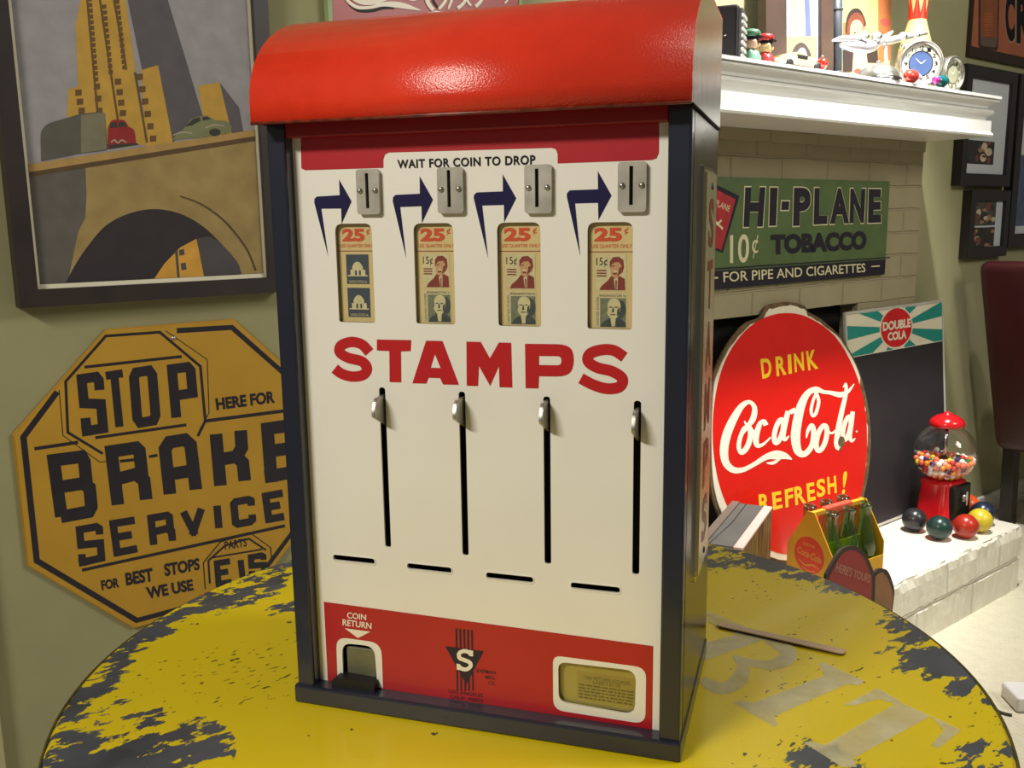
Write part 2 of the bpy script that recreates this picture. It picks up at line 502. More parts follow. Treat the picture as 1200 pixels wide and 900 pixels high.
from_bm('brick_surround', bm, M['brick'], fp, tf=Mi)
bm = bmesh.new()
a_box(bm, OX0 - .02, OX1 + .02, WALL_Y - .005, WALL_Y - .001, HEARTH_Z, OZ + .02)
from_bm('firebox', bm, M['void'], fp, tf=Mi)
# hearth: slab of rough painted blocks with a chipped, uneven nosing
HX0, HX1, HY0 = 1.1, 2.81, 1.125
hprof = [(1.46, HEARTH_Z), (HY0 + .03, HEARTH_Z), (HY0 + .008, HEARTH_Z), (HY0, HEARTH_Z - .006), (HY0, HEARTH_Z - .03), (HY0, .104), (HY0 + .006, .099), (HY0 + .006, .093), (HY0, .088), (HY0, .04), (HY0, 0)]
bm = bmesh.new(); rs = random.Random(3); NX = 150; cols_ = []
wob = [0.0] * len(hprof)
for k in range(NX + 1):
    x = HX0 + (HX1 - HX0) * k / NX; col_ = []
    for i, (y, z) in enumerate(hprof):
        wob[i] = wob[i] * .55 + rs.uniform(-1, 1)
        if i == 2: y += .003 * wob[i]; z -= .0012 * abs(wob[i])
        elif i == 3: y += .0028 * wob[i] + .002; z -= .0028 * abs(wob[i])
        elif 4 <= i <= 9: y += .0013 * wob[i]; z += .001 * wob[i] if i < 9 else 0
        col_.append(bm.verts.new((x, y, z)))
    cols_.append(col_)
for a, b in zip(cols_, cols_[1:]):
    for i in range(len(hprof) - 1): bm.faces.new((a[i], a[i + 1], b[i + 1], b[i]))
for e_ in (cols_[0], cols_[-1]):
    f0 = bm.verts.new((e_[0].co.x, 1.46, 0)); bm.faces.new(e_ + [f0]); e_.append(f0)
for a, b in ((cols_[0], cols_[-1]),):
    bm.faces.new([a[-1]] + [c[0] for c in cols_] + [b[-1]]); bm.faces.new([a[-1]] + [c[len(hprof) - 1] for c in cols_] + [b[-1]])
bmesh.ops.recalc_face_normals(bm, faces=bm.faces)
ho_ = from_bm('hearth', bm, M['hearthbrick'], fp, tf=Mi)
ho_.data.materials.append(mat('white_painted_hearth_top', rgb(228, 224, 208), .35, var=.03, scale=8, bump=.25, bscale=14))
for p in ho_.data.polygons:
    if p.normal.z > .8: p.material_index = 1
# mantel: moulded profile swept along X with returned ends
prof = [(1.252, 1.427), (1.252, 1.4195), (1.262, 1.4185), (1.262, 1.4165), (1.2545, 1.4155), (1.2545, 1.412), (1.262, 1.408), (1.272, 1.400), (1.274, 1.394), (1.284, 1.393), (1.284, 1.3905), (1.2635, 1.3895), (1.2625, 1.383), (1.2655, 1.378), (1.2735, 1.371), (1.276, 1.366), (1.276, 1.362),
        (1.266, 1.361), (1.266, 1.330), (1.263, 1.328), (1.2615, 1.323), (1.2635, 1.318), (1.270, 1.317)]
bm = bmesh.new()
xr = 2.752
def mring(sgn):
    return [bm.verts.new((xr - (p[0] - 1.252) * 1.5 if sgn else FX0 - .1, p[0], p[1])) for p in prof] + [bm.verts.new((xr - .03 if sgn else FX0 - .1, BRICK_Y + .06, 1.317)), bm.verts.new((xr if sgn else FX0 - .1, BRICK_Y + .06, 1.427))]
a = mring(False); b = mring(True)
for i in range(len(a)):
    j = (i + 1) % len(a); bm.faces.new((a[i], a[j], b[j], b[i]))
bm.faces.new(a); bm.faces.new(list(reversed(b)))
from_bm('mantel_shelf', bm, M['white_trim'], fp, tf=Mi)
box('bed_moulding', (FX0, FX1 - .001, BRICK_Y - .006, BRICK_Y, 1.288, 1.318), M['brick'], fp).matrix_basis = Mi
bm = bmesh.new()
a_box(bm, FX1, FX1 + .012, BRICK_Y + .004, WALL_Y, 1.296, 1.3165, .003); a_box(bm, FX1, FX1 + .006, BRICK_Y + .010, WALL_Y, 1.235, 1.298, .002)
from_bm('moulding_return', bm, M['white_trim'], fp, tf=Mi)

# ------------------------------------------------------------------ round sign-topped table
TZ = 0.748
TC = Vector((0.4457, 0.551)); TR = 0.3577
def table_mat():
    m = mat('worn_yellow_enamel', rgb(230, 204, 20), .38, var=.05, scale=5, coat=.15)
    nt = m.node_tree; b = nt.nodes['Principled BSDF']; lk = nt.links.new
    yellow = b.inputs['Base Color'].links[0].from_socket
    tc = nt.nodes.new('ShaderNodeTexCoord')
    def noise(scale, detail, vec=None, rough=.5):
        n = nt.nodes.new('ShaderNodeTexNoise'); n.inputs['Scale'].default_value = scale; n.inputs['Detail'].default_value = detail
        n.inputs['Roughness'].default_value = rough
        lk(vec or tc.outputs['Object'], n.inputs['Vector']); return n.outputs['Fac']
    def math_(op, a, b_, c=None):
        n = nt.nodes.new('ShaderNodeMath'); n.operation = op
        for i, x in enumerate((a, b_, c)):
            if x is None: continue
            if isinstance(x, (int, float)): n.inputs[i].default_value = x
            else: lk(x, n.inputs[i])
        return n.outputs[0]
    def blob(u, v, along, across, ang):
        """elliptical worn patch: 1 in the middle, 0 at its rim; centre measured on the table plane"""
        p = at_z(u, v, TZ)
        mp = nt.nodes.new('ShaderNodeMapping'); mp.vector_type = 'TEXTURE'
        mp.inputs['Location'].default_value = (p.x - TC.x, p.y - TC.y, 0)
        mp.inputs['Rotation'].default_value = (0, 0, ang); mp.inputs['Scale'].default_value = (along, across, 1)
        lk(tc.outputs['Object'], mp.inputs[0])
        ln = nt.nodes.new('ShaderNodeVectorMath'); ln.operation = 'LENGTH'; lk(mp.outputs[0], ln.inputs[0])
        return math_('SUBTRACT', 1.0, ln.outputs['Value'])
    blobs = []
    def tang(u, v):
        p = at_z(u, v, TZ); return math.atan2(p.y - TC.y, p.x - TC.x) + math.pi / 2
    for u, v, al, ac in TABLE_BLOBS:
        blobs.append(blob(u, v, al, ac, tang(u, v)))
    s = blobs[0]
    for x in blobs[1:]: s = math_('MAXIMUM', s, x)
    # the wear runs with the brush: noise stretched along world X
    st = nt.nodes.new('ShaderNodeMapping'); st.inputs['Scale'].default_value = (.75, 1.5, 1)
    st.inputs['Rotation'].default_value = (0, 0, .35)
    lk(tc.outputs['Object'], st.inputs[0])
    n1 = noise(46, 8, st.outputs[0], .66)
    e = math_('ADD', math_('MULTIPLY', s, .75), math_('MULTIPLY', math_('SUBTRACT', n1, .5), 2.1))
    chip = math_('GREATER_THAN', e, .04)
    chip = math_('MULTIPLY', chip, math_('GREATER_THAN', s, -.25))
    # small rust pits, gathered in a few places
    pits = []
    for u, v, al, ac in TABLE_PITS: pits.append(blob(u, v, al, ac, .2))
    q = pits[0]
    for x in pits[1:]: q = math_('MAXIMUM', q, x)
    n2 = noise(170, 3, st.outputs[0], .5)
    pit = math_('GREATER_THAN', math_('ADD', math_('MULTIPLY', q, .20), n2), .69)
    n3 = noise(75, 2)
    pit = math_('MAXIMUM', pit, math_('GREATER_THAN', n3, .735))
    mx = nt.nodes.new('ShaderNodeMixRGB'); lk(pit, mx.inputs[0]); lk(yellow, mx.inputs[1]); mx.inputs[2].default_value = rgb(74, 56, 22)
    mx2 = nt.nodes.new('ShaderNodeMixRGB'); lk(chip, mx2.inputs[0]); lk(mx.outputs[0], mx2.inputs[1])
    cr = nt.nodes.new('ShaderNodeValToRGB'); cr.color_ramp.elements[0].color = rgb(36, 38, 44); cr.color_ramp.elements[1].color = rgb(100, 106, 118)
    lk(noise(22, 3), cr.inputs[0]); lk(cr.outputs[0], mx2.inputs[2])
    lk(mx2.outputs[0], b.inputs['Base Color'])
    bp = nt.nodes.new('ShaderNodeBump'); bp.invert = True; bp.inputs['Strength'].default_value = .5; bp.inputs['Distance'].default_value = .0008
    lk(chip, bp.inputs['Height']); lk(bp.outputs['Normal'], b.inputs['Normal'])
    return m
TABLE_BLOBS = [(100, 885, .085, .06), (165, 885, .07, .04), (215, 880, .05, .035), (60, 905, .05, .05), (120, 800, .06, .018), (92, 822, .05, .014), (185, 735, .08, .02), (255, 705, .08, .036), (300, 690, .06, .042), (345, 708, .035, .02), (320, 665, .06, .02), (150, 760, .06, .014), (345, 655, .04, .014),
               (848, 655, .075, .044), (900, 662, .075, .044), (950, 678, .055, .034), (990, 690, .04, .014), (1066, 742, .055, .032), (1102, 772, .075, .052), (1135, 800, .045, .034), (970, 897, .045, .028), (1150, 893, .045, .024), (1185, 880, .04, .012)]
TABLE_PITS = [(300, 782, .14, .055), (330, 800, .08, .05), (260, 775, .07, .04), (170, 790, .04, .02), (930, 740, .07, .028), (965, 757, .055, .024), (1010, 790, .04, .02), (930, 805, .07, .035), (910, 825, .04, .02), (1150, 840, .06, .03), (905, 880, .05, .03), (880, 700, .05, .03), (1150, 870, .06, .02)]
tb = thing('round_table', 'round yellow enamel table with chipped paint and faded white lettering', 'table', (TC.x, TC.y, 0))
lathe('table_top', [(0, TZ - .012), (TR - .012, TZ - .012), (TR - .010, TZ - .016), (TR - .003, TZ - .016), (TR, TZ - .010), (TR - .0005, TZ - .004), (TR - .004, TZ), (0, TZ)], table_mat(), tb, 128, smooth=False)
lathe('table_rim', [(TR - .002, TZ - .018), (TR + .0015, TZ - .017), (TR + .002, TZ - .006), (TR + .0006, TZ - .002), (TR - .001, TZ - .003), (TR - .002, TZ - .018)], mat('dark_worn_rim', rgb(84, 76, 34), .5, var=.3), tb, 128)
lathe('pedestal', [(0, TZ - .012), (.1, TZ - .014), (.1, TZ - .03), (.03, TZ - .05), (.028, .12), (.06, .06), (.2, .03), (.22, .012), (.22, 0), (0, 0)], M['navy'], tb, 48)
def ghost_mat():
    m = mat('faded_white_lettering', rgb(220, 212, 170), .45, var=.1)
    nt = m.node_tree; b = nt.nodes['Principled BSDF']
    no = nt.nodes.new('ShaderNodeTexNoise'); no.inputs['Scale'].default_value = 30; no.inputs['Detail'].default_value = 6
    tc = nt.nodes.new('ShaderNodeTexCoord'); nt.links.new(tc.outputs['Object'], no.inputs['Vector'])
    mr = nt.nodes.new('ShaderNodeMapRange'); mr.inputs[1].default_value = .3; mr.inputs[2].default_value = .7; mr.inputs[3].default_value = .95; mr.inputs[4].default_value = .45
    nt.links.new(no.outputs['Fac'], mr.inputs[0]); nt.links.new(mr.outputs[0], b.inputs['Alpha'])
    return m
tp = Plane((TC.x, TC.y, TZ), (1, 0, 0), (0, 1, 0))
cc = crop(800, 640, 3)
gl_ = [[(78, 222), (215, 282), (300, 325), (78, 402), (78, 340), (190, 312), (78, 262)],
       [(478, 413), (500, 411), (640, 476), (622, 490), (575, 487), (322, 600), (336, 628), (320, 636), (178, 552), (205, 543), (250, 552), (500, 455), (490, 435)],
       [(565, 560), (685, 500), (770, 548), (745, 556), (690, 538), (610, 560)],
       [(760, 548), (872, 598), (600, 748), (612, 778), (560, 778), (425, 692), (450, 688), (500, 700)],
       [(872, 596), (980, 648), (900, 712), (872, 702), (918, 650)]]
gl_ += brush([(290, 328, 24), (350, 352, 46), (372, 388, 56), (320, 416, 38), (250, 412, 26), (180, 388, 12)], 5)
gl_ += brush([(185, 392, 14), (212, 420, 44), (200, 468, 56), (150, 500, 44), (100, 490, 40), (68, 470, 24)], 5)
flat('faded_lettering', [tp.pts(cc(l)) for l in gl_], TZ + .0003, ghost_mat(), tb)

# thin wooden stick lying on the table
p0 = at_z(843, 734, TZ); p1 = at_z(990, 767, TZ)
d = (p1 - p0); ang = math.atan2(d.y, d.x)
sk = thing('wooden_stick', 'thin pale wooden stick lying on the yellow table', 'stick', T_(p0.x, p0.y, TZ + .0004) @ RZ(ang))
plate('stick', [rrect([(0, -.0045), (d.length, -.0045), (d.length, .0045), (0, .0045)], .004)], 0, .0022, mat('pale_wood', rgb(206, 176, 150), .6, var=.1), sk)
plate('edge_band', [rrect([(-.0003, -.0048), (d.length + .0003, -.0048), (d.length + .0003, .0048), (-.0003, .0048)], .004)], .0003, .0012, mat('dark_stick_edge', rgb(58, 36, 24), .6), sk)

# ------------------------------------------------------------------ the stamp vending machine
MO = Vector((0.2787, 0.6202, TZ)); MA = math.atan2(-0.8288, 0.5596)
W_, D_, H_ = .29, .165, .428
RC = .010                                            # the front panel sits this far behind the frame
E1 = Vector((math.cos(MA), math.sin(MA), 0)); E2 = Vector((-math.sin(MA), math.cos(MA), 0)); EZ = Vector((0, 0, 1))
mc = thing('stamp_vending_machine', 'red, white and navy coin operated stamp vending machine on the yellow round table', 'vending machine', T_(*MO) @ RZ(MA))
FT = Matrix(((1, 0, 0, 0), (0, 0, -1, 0), (0, 1, 0, 0), (0, 0, 0, 1)))   # (s, t, n) of a front plane -> machine x, y, z
def front(y):
    return Plane(MO + E2 * y, E1, EZ)
def ft(y): return T_(0, y, 0) @ FT
PF = front(RC); FTR = ft(RC)
def mp(l): return PF.pts(l)
# frame: posts, base and the shell behind
box('frame_post', (0, .014, 0, .02, .004, H_ + .01), M['navy'], mc, .0015)
box('frame_post', (W_ - .0145, W_ - .0002, 0, .02, .004, H_ + .01), M['navy'], mc, .0015)
bm = bmesh.new()
a_box(bm, -.002, W_ + .001, -.003, D_, 0, .0145, .0018)
from_bm('base', bm, M['navy'], mc)
def shell_side(x0, x1, name, m):
    pr = [(.012, .0145), (D_, .0145), (D_, H_ + .07), (.09, H_ + .072), (.045, H_ + .058), (.02, H_ + .034), (.012, H_)]
    b_ = bmesh.new(); a_plate(b_, [[(p[0], p[1]) for p in pr]], x0, x1)
    return from_bm(name, b_, m, mc, tf=Matrix(((0, 0, 1, 0), (1, 0, 0, 0), (0, 1, 0, 0), (0, 0, 0, 1))))
shell_side(0.0005, .003, 'side_panel', M['navy'])
shell_side(W_ - .003, W_, 'side_panel', M['side'])
box('back_panel', (.003, W_ - .003, D_ - .003, D_, .0145, H_ + .07), M['navy'], mc)
box('inner_backing', (.003, W_ - .003, .034, .036, .0145, H_), M['void'], mc)

c5 = crop(340, 170, 900 / 220); c6 = crop(540, 170, 900 / 219.95); c7 = crop(360, 380, 1181 / 420); c8 = crop(340, 680, 4.5); c9 = crop(590, 700, 4.5); c10 = crop(380, 700, 7.5)
wins_px = [c5([(215, 375), (388, 378), (410, 850), (235, 850)]), c5([(588, 374), (780, 375), (793, 860), (607, 855)]),
           c6([(174, 370), (380, 372), (387, 872), (180, 865)]), c6([(607, 369), (825, 370), (822, 885), (608, 880)])]
def regular(q):
    """an upright rectangle through the measured corners"""
    p = mp(q); x0 = (p[0][0] + p[3][0]) / 2; x1 = (p[1][0] + p[2][0]) / 2; z1 = (p[0][1] + p[1][1]) / 2; z0 = (p[2][1] + p[3][1]) / 2
    return x0, x1, z0, z1
wins = [regular(q) for q in wins_px]
wl = [rrect([(x0, z1), (x1, z1), (x1, z0), (x0, z0)], [.0055, .0055, .002, .002]) for x0, x1, z0, z1 in wins]
vslots_px = [((246, 208), (267, 735)), ((508, 222), (523, 762)), ((788, 238), (794, 790)), ((1087, 252), (1084, 825))]
vs = []
for a, b in vslots_px:
    A_, B_ = mp(c7([a, b])); vs.append(((A_[0] + B_[0]) / 2, B_[1], A_[1]))
vl = [rrect([(x - .0024, z1), (x + .0024, z1), (x + .0024, z0), (x - .0024, z0)], .0023) for x, z0, z1 in vs]
hslots_px = [((86, 767), (223, 782)), ((330, 796), (476, 811)), ((590, 826), (745, 843)), ((869, 858), (1031, 878))]
hs = []
for a, b in hslots_px:
    A_, B_ = mp(c7([a, b])); hs.append((A_[0], B_[0], (A_[1] + B_[1]) / 2))
hl = [rrect([(a, z + .0022), (b, z + .0022), (b, z - .0022), (a, z - .0022)], .0021) for a, b, z in hs]
ret_in = rrect(mp(c10([(165, 690), (155, 400), (440, 432), (468, 790)])), [0, .008, .008, 0])
lab = mp(c9([(288, 340), (700, 388), (692, 622), (291, 552)]))
lab_in = rrect(lab, [.006, .008, .008, .007])
outer = [(.013, .0145), (W_ - .0145, .0145), (W_ - .0145, H_ + .01), (.013, H_ + .01)]
plate('front_panel', [outer] + wl + vl + hl + [ret_in, lab_in], -.0016, 0, M['cream'], mc, FTR)
# red fields printed on the panel
hd = mp(crop(300, 0, 4.2857)([(225, 660), (228, 846), (248, 855), (640, 843), (640, 800), (648, 776), (668, 766)])) + mp(crop(560, 0, 4)([(345, 693), (366, 700), (374, 722), (374, 766), (815, 750), (838, 742), (849, 715), (850, 560)]))
hd = [(x, min(z, H_ + .003)) for x, z in hd]
flat('red_header_field', [hd], .0002, M['red'], mc, FTR)
low = mp([(379.5, 705), (765.5, 757), (764, 868), (385, 812)])
low = [low[0], low[1], (low[2][0], .0146), (low[3][0], .0146)]
ret_out = rrect(mp(c10([(116, 735), (103, 345), (502, 400), (519, 830)])), [0, .009, .010, 0])
ret_out = [(x, max(z, .0150)) for x, z in ret_out]
lab_out = rrect(mp(c9([(260, 305), (753, 370), (748, 668), (262, 592)])), [.006, .008, .008, .008])
flat('red_lower_field', [[low, ret_out, lab_out]], .0002, M['red'], mc, FTR)
# rail under the hood
box('header_rail', (.012, W_ - .0145, .002, RC, .4185, H_ + .004), M['darkred'], mc, .001)
# hood
arc = [(-.016, H_ - .001)]
for k in range(0, 13):
    t = k / 12 * math.pi / 2
    arc.append((.083 - .099 * math.cos(t), H_ + .012 + .0665 * math.sin(t)))
arc += [(D_ * .8, H_ + .0785), (D_ + .001, H_ + .0785)]
inn = [(p[0] + .002 * (1 if i < 6 else .3), p[1] - .0018 * (0 if i < 2 else 1)) for i, p in enumerate(arc)]
bm = bmesh.new(); a_plate(bm, [arc + list(reversed(inn))], -.0015, W_ + .0012)
hood = from_bm('hood', bm, M['hood'], mc, tf=Matrix(((0, 0, 1, 0), (1, 0, 0, 0), (0, 1, 0, 0), (0, 0, 0, 1))))
for p in hood.data.polygons:
    if abs(p.normal.x) < .5: p.use_smooth = True
for sx, mm in ((-.0012, M['navy']), (W_ + .0002, M['side'])):
    b_ = bmesh.new(); a_plate(b_, [[(p[0], p[1]) for p in inn[:-1]] + [(D_, H_ + .0765), (D_, H_ - .001)]], sx, sx + .001)
    from_bm('hood_end', b_, mm, mc, tf=Matrix(((0, 0, 1, 0), (1, 0, 0, 0), (0, 1, 0, 0), (0, 0, 0, 1))))
tube('hood_edge', [(-.0015, -.0155, H_ - .001), (W_ + .001, -.0155, H_ - .001)], .0011, mat('worn_hood_edge', rgb(110, 44, 28), .3, var=.5, scale=120), mc, 8)
# a dark seam under the hood end
tube('hood_seam', [(W_ + .001, -.011, H_ - .0015), (W_ + .001, D_, H_ - .0015)], .0009, M['void'], mc, 8)
# header lettering
text('WAIT FOR COIN TO DROP', PF, [(465.5, 187.3), (627.5, 181.6), (627.5, 192.8), (466, 197.6)], .0003, M['ink'], mc, .03, FTR, spacing=1.1)
# arrows
arrows = [c5([(183, 534), (116, 275), (117, 258), (128, 247), (238, 240), (235, 165), (295, 270), (247, 378), (245, 304), (150, 305)]),
          c5([(557, 542), (492, 268), (494, 250), (505, 239), (622, 233), (621, 149), (685, 262), (632, 374), (630, 293), (528, 297)]),
          c6([(131, 542), (62, 254), (64, 238), (77, 227), (202, 222), (201, 140), (266, 255), (208, 370), (207, 287), (103, 290)]),
          c6([(573, 532), (508, 246), (510, 230), (523, 217), (658, 212), (657, 125), (723, 242), (660, 360), (658, 277), (548, 280)])]
for a in arrows: flat('arrow', [mp(a)], .0002, M['arrow'], mc, FTR)
# coin plates
cps = [(c5([(314, 116), (420, 115), (432, 332), (321, 333)]), c5([(363, 135), (374, 303)])), (c5([(703, 107), (826, 105), (829, 327), (707, 329)]), c5([(758, 120), (763, 297)])),
       (c6([(303, 94), (436, 92), (434, 327), (306, 328)]), c6([(363, 113), (365, 297)])), (c6([(749, 80), (890, 78), (889, 321), (755, 322)]), c6([(816, 100), (817, 287)]))]
mirror = mat('worn_chrome_plate', rgb(196, 192, 180), .3, .45, var=.2, scale=60)
for q, (sa_, sb_) in cps:
    p = front(RC - .0035)
    P4 = p.pts(q); x0 = (P4[0][0] + P4[3][0]) / 2; x1 = (P4[1][0] + P4[2][0]) / 2; z1 = (P4[0][1] + P4[1][1]) / 2; z0 = (P4[2][1] + P4[3][1]) / 2
    A_ = p.at(*sa_[:2]); B_ = p.at(*sb_[:2]); xs = (A_[0] + B_[0]) / 2
    cp = plate('coin_plate', [rrect([(x0, z1), (x1, z1), (x1, z0), (x0, z0)], .0025), [(xs - .0012, A_[1]), (xs + .0012, A_[1]), (xs + .0012, B_[1]), (xs - .0012, B_[1])]], 0, .0035, mirror, mc, FTR)
    plate('coin_slot', [[(xs - .0012, A_[1]), (xs + .0012, A_[1]), (xs + .0012, B_[1]), (xs - .0012, B_[1])]], .0003, .0008, M['void'], cp, FTR)
    zs = z1 * .53 + z0 * .47
    for sx in (x0 + .0028, x1 - .0028):
        lathe('screw', [(0, .0052), (.0011, .0050), (.0018, .0043), (.0019, .0034)], M['steel'], cp, 14, FTR @ T_(sx, zs, 0))
# stamp windows: bevelled rim, pane, display card
def bust(x, z, w_, h_):
    """generic head and shoulders, as polygons: coat, head, hair"""
    f = lambda l: [(x + a * w_, z + b * h_) for a, b in l]
    coat = f([(0, 0), (.08, .12), (.32, .28), (.45, .42), (.62, .36), (.8, .42), (.98, .34), (1, 0)])
    head = f([(.46, .42), (.42, .62), (.44, .82), (.58, .93), (.78, .92), (.88, .78), (.86, .55), (.76, .38), (.6, .34)])
    hair = f([(.40, .66), (.40, .86), (.52, .98), (.74, 1.0), (.92, .90), (.95, .68), (.88, .50), (.86, .72), (.76, .84), (.56, .82), (.46, .74)])
    shade = f([(.68, .42), (.86, .52), (.86, .70), (.76, .66), (.74, .54)])
    tie = f([(.56, .34), (.72, .38), (.70, .02), (.62, .02)])
    return coat, head, hair, shade, tie
for i, (x0, x1, z0, z1) in enumerate(wins):
    w_ = x1 - x0; h_ = z1 - z0
    cd_ = plate('display_card', [[(x0 - .003, z0 - .003), (x1 + .003, z0 - .003), (x1 + .003, z1 + .003), (x0 - .003, z1 + .003)]], -.0045, -.0037, M['paper'], mc, FTR)
    Z = -.0036
    def Q(a, b, c, d): return [(x0 + a * w_, z1 - b * h_), (x0 + c * w_, z1 - b * h_), (x0 + c * w_, z1 - d * h_), (x0 + a * w_, z1 - d * h_)]
    text('25', None, Q(.12, .05, .74, .18), Z + .0001, M['orange'], cd_, .05, FTR)
    text('¢', None, Q(.79, .05, .88, .12), Z + .0001, M['orange'], cd_, .01, FTR)
    text('USE QUARTER ONLY', None, Q(.06, .205, .96, .245), Z + .0001, M['orange'], cd_, .0, FTR)
    flat('card_rule', [Q(.0, .272, 1, .279)], Z + .0001, M['maroon'], cd_, FTR)
    def st(name, q, m):
        return flat(name, [q], Z + .0001, m, cd_, FTR)
    if i == 0:
        for b in (.31, .65):
            st('stamp', Q(.2, b, .82, b + .30), M['stampblue'])
            f = lambda l: [(x0 + (.2 + .62 * a) * w_, z1 - (b + .30 * (1 - c)) * h_) for a, c in l]
            dome = f([(.18, .30), (.18, .48), (.26, .48), (.27, .60), (.38, .72), (.5, .76), (.62, .72), (.73, .60), (.74, .48), (.84, .48), (.84, .30)])
            flat('stamp_building', [dome, f([(.06, .26), (.94, .26), (.94, .30), (.06, .30)])], Z + .0002, M['palepaper'], cd_, FTR)
            flat('stamp_shadow', [f([(.38, .30), (.38, .46), (.46, .46), (.46, .30)]), f([(.56, .30), (.56, .46), (.64, .46), (.64, .30)])], Z + .0003, M['stampblue'], cd_, FTR)
            text('UNITED STATES 10c', None, [f([(.1, .12)])[0], f([(.9, .12)])[0], f([(.9, .03)])[0], f([(.1, .03)])[0]], Z + .0002, M['palepaper'], cd_, .0, FTR)
    else:
        st('stamp', Q(.16, .30, .84, .645), M['palepaper'])
        fx, fz, fw, fh = x0 + .24 * w_, z1 - .635 * h_, .58 * w_, .315 * h_
        co, he, ha, sh, ti = bust(fx, fz, fw, fh)
        f = lambda l: [(fx + a * fw, fz + b * fh) for a, b in l]
        flat('stamp_portrait', [co, ha], Z + .0002, M['maroon'], cd_, FTR)
        flat('stamp_face', [he], Z + .00015, mat('pale_red_print', rgb(222, 172, 120), .6), cd_, FTR)
        flat('stamp_detail', [sh, f([(.46, .72), (.58, .74), (.58, .71), (.46, .69)]), f([(.50, .50), (.66, .54), (.68, .48), (.56, .46)])], Z + .00025, M['maroon'], cd_, FTR)
        flat('stamp_beard', [f([(.48, .57), (.60, .60), (.74, .55), (.62, .52)]), f([(.56, .34), (.72, .38), (.70, .02), (.62, .02)])], Z + .0003, M['palepaper'], cd_, FTR)
        flat('stamp_tie', [f([(.62, .30), (.68, .30), (.67, .02), (.63, .02)])], Z + .00035, M['maroon'], cd_, FTR)
        text('15¢', None, Q(.17, .33, .42, .42), Z + .0002, M['ink'], cd_, .0, FTR)
        for k in range(3):
            flat('stamp_caption', [Q(.18, .445 + k * .025, .40, .457 + k * .025)], Z + .0002, M['maroon'], cd_, FTR)
        st('stamp', Q(.16, .665, .86, .985), M['palepaper'])
        flat('stamp_ground', [Q(.26, .71, .84, .985)], Z + .00012, mat('grey_green_ground', rgb(128, 132, 104), .6, var=.2, scale=300), cd_, FTR)
        fx, fz, fw, fh = x0 + .27 * w_, z1 - .985 * h_, .57 * w_, .275 * h_
        f = lambda l: [(fx + a * fw, fz + b * fh) for a, b in l]
        flat('stamp_portrait', [f([(0, 0), (.10, .16), (.34, .30), (.44, .22), (.66, .34), (.86, .26), (1, .12), (1, 0)]), f(catmull([(.66, .40), (.64, .62), (.70, .86), (.84, .92), (.98, .76), (1.0, .52), (.90, .34), (.76, .30)], 3, True))], Z + .0002, M['stampgreen'], cd_, FTR)
        flat('stamp_face', [f(catmull([(.34, .36), (.26, .50), (.30, .62), (.28, .80), (.42, .97), (.64, .97), (.78, .82), (.76, .55), (.66, .34), (.50, .26)], 3, True))], Z + .00025, M['palepaper'], cd_, FTR)
        flat('stamp_detail', [f([(.34, .70), (.46, .71), (.46, .67), (.34, .66)]), f([(.56, .71), (.68, .70), (.68, .66), (.56, .67)]), f([(.48, .68), (.52, .68), (.54, .52), (.44, .50)]), f([(.38, .44), (.60, .45), (.58, .41), (.40, .41)]), f([(.66, .60), (.76, .70), (.74, .46), (.64, .36)])], Z + .0003, M['stampgreen'], cd_, FTR)
        flat('stamp_cravat', [f([(.40, .28), (.60, .32), (.58, .02), (.44, .02)])], Z + .0003, M['palepaper'], cd_, FTR)
        text('WASHINGTON 5c', None, Q(.24, .675, .84, .70), Z + .0002, M['ink'], cd_, .0, FTR)
        text('UNITED STATES', None, [(x0 + .18 * w_, z1 - .97 * h_), (x0 + .18 * w_, z1 - .70 * h_), (x0 + .23 * w_, z1 - .70 * h_), (x0 + .23 * w_, z1 - .97 * h_)], Z + .0002, M['stampgreen'], cd_, .0, FTR)
    plate('window_rim', [rrect([(x0 - .0004, z1 + .0004), (x1 + .0004, z1 + .0004), (x1 + .0004, z0 - .0004), (x0 - .0004, z0 - .0004)], [.0055, .0055, .002, .002]), wl[i]], -.0036, -.0002, mat('olive_window_rim', rgb(120, 106, 60), .4), mc, FTR)
    plate('window_pane', [[(x0 - .001, z0 - .001), (x1 + .001, z0 - .001), (x1 + .001, z1 + .001), (x0 - .001, z1 + .001)]], -.0020, -.0016, M['glass'], mc, FTR)
# STAMPS
def P7(l): return mp(c7(l))
big = [P7([(230, 50), (343, 52), (341, 88), (309, 89), (310, 191), (272, 190), (271, 88), (230, 86)]),
       [P7([(392, 54), (446, 55), (500, 199), (448, 198), (438, 177), (400, 176), (393, 195), (347, 194)]), P7([(407, 143), (421, 98), (440, 144)])],
       P7([(525, 57), (572, 58), (602, 112), (632, 60), (672, 61), (676, 208), (634, 207), (632, 137), (603, 203), (566, 137), (563, 203), (526, 202)]),
       [rrect(P7([(718, 64), (868, 66), (882, 118), (866, 172), (764, 171), (762, 211), (720, 210)]), [0, .009, .006, .009, 0, 0, 0]), rrect(P7([(764, 104), (838, 105), (838, 135), (764, 134)]), [0, .003, .003, 0])]]
sw = 34
S1 = brush([(205, 92), (180, 66), (145, 58), (112, 70), (108, 92), (135, 110), (180, 122), (197, 145), (185, 166), (150, 172), (115, 163), (91, 146)], 6, w=sw)
S2 = brush([(1045, 108), (1010, 86), (970, 84), (932, 97), (926, 122), (955, 142), (1005, 155), (1038, 178), (1030, 205), (990, 212), (945, 200), (902, 178)], 6, w=sw + 2)
S1 = [P7(q) for q in S1]; S2 = [P7(q) for q in S2]
flat('stamps_lettering', S1 + big + S2, .0003, M['red_letter'], mc, FTR)
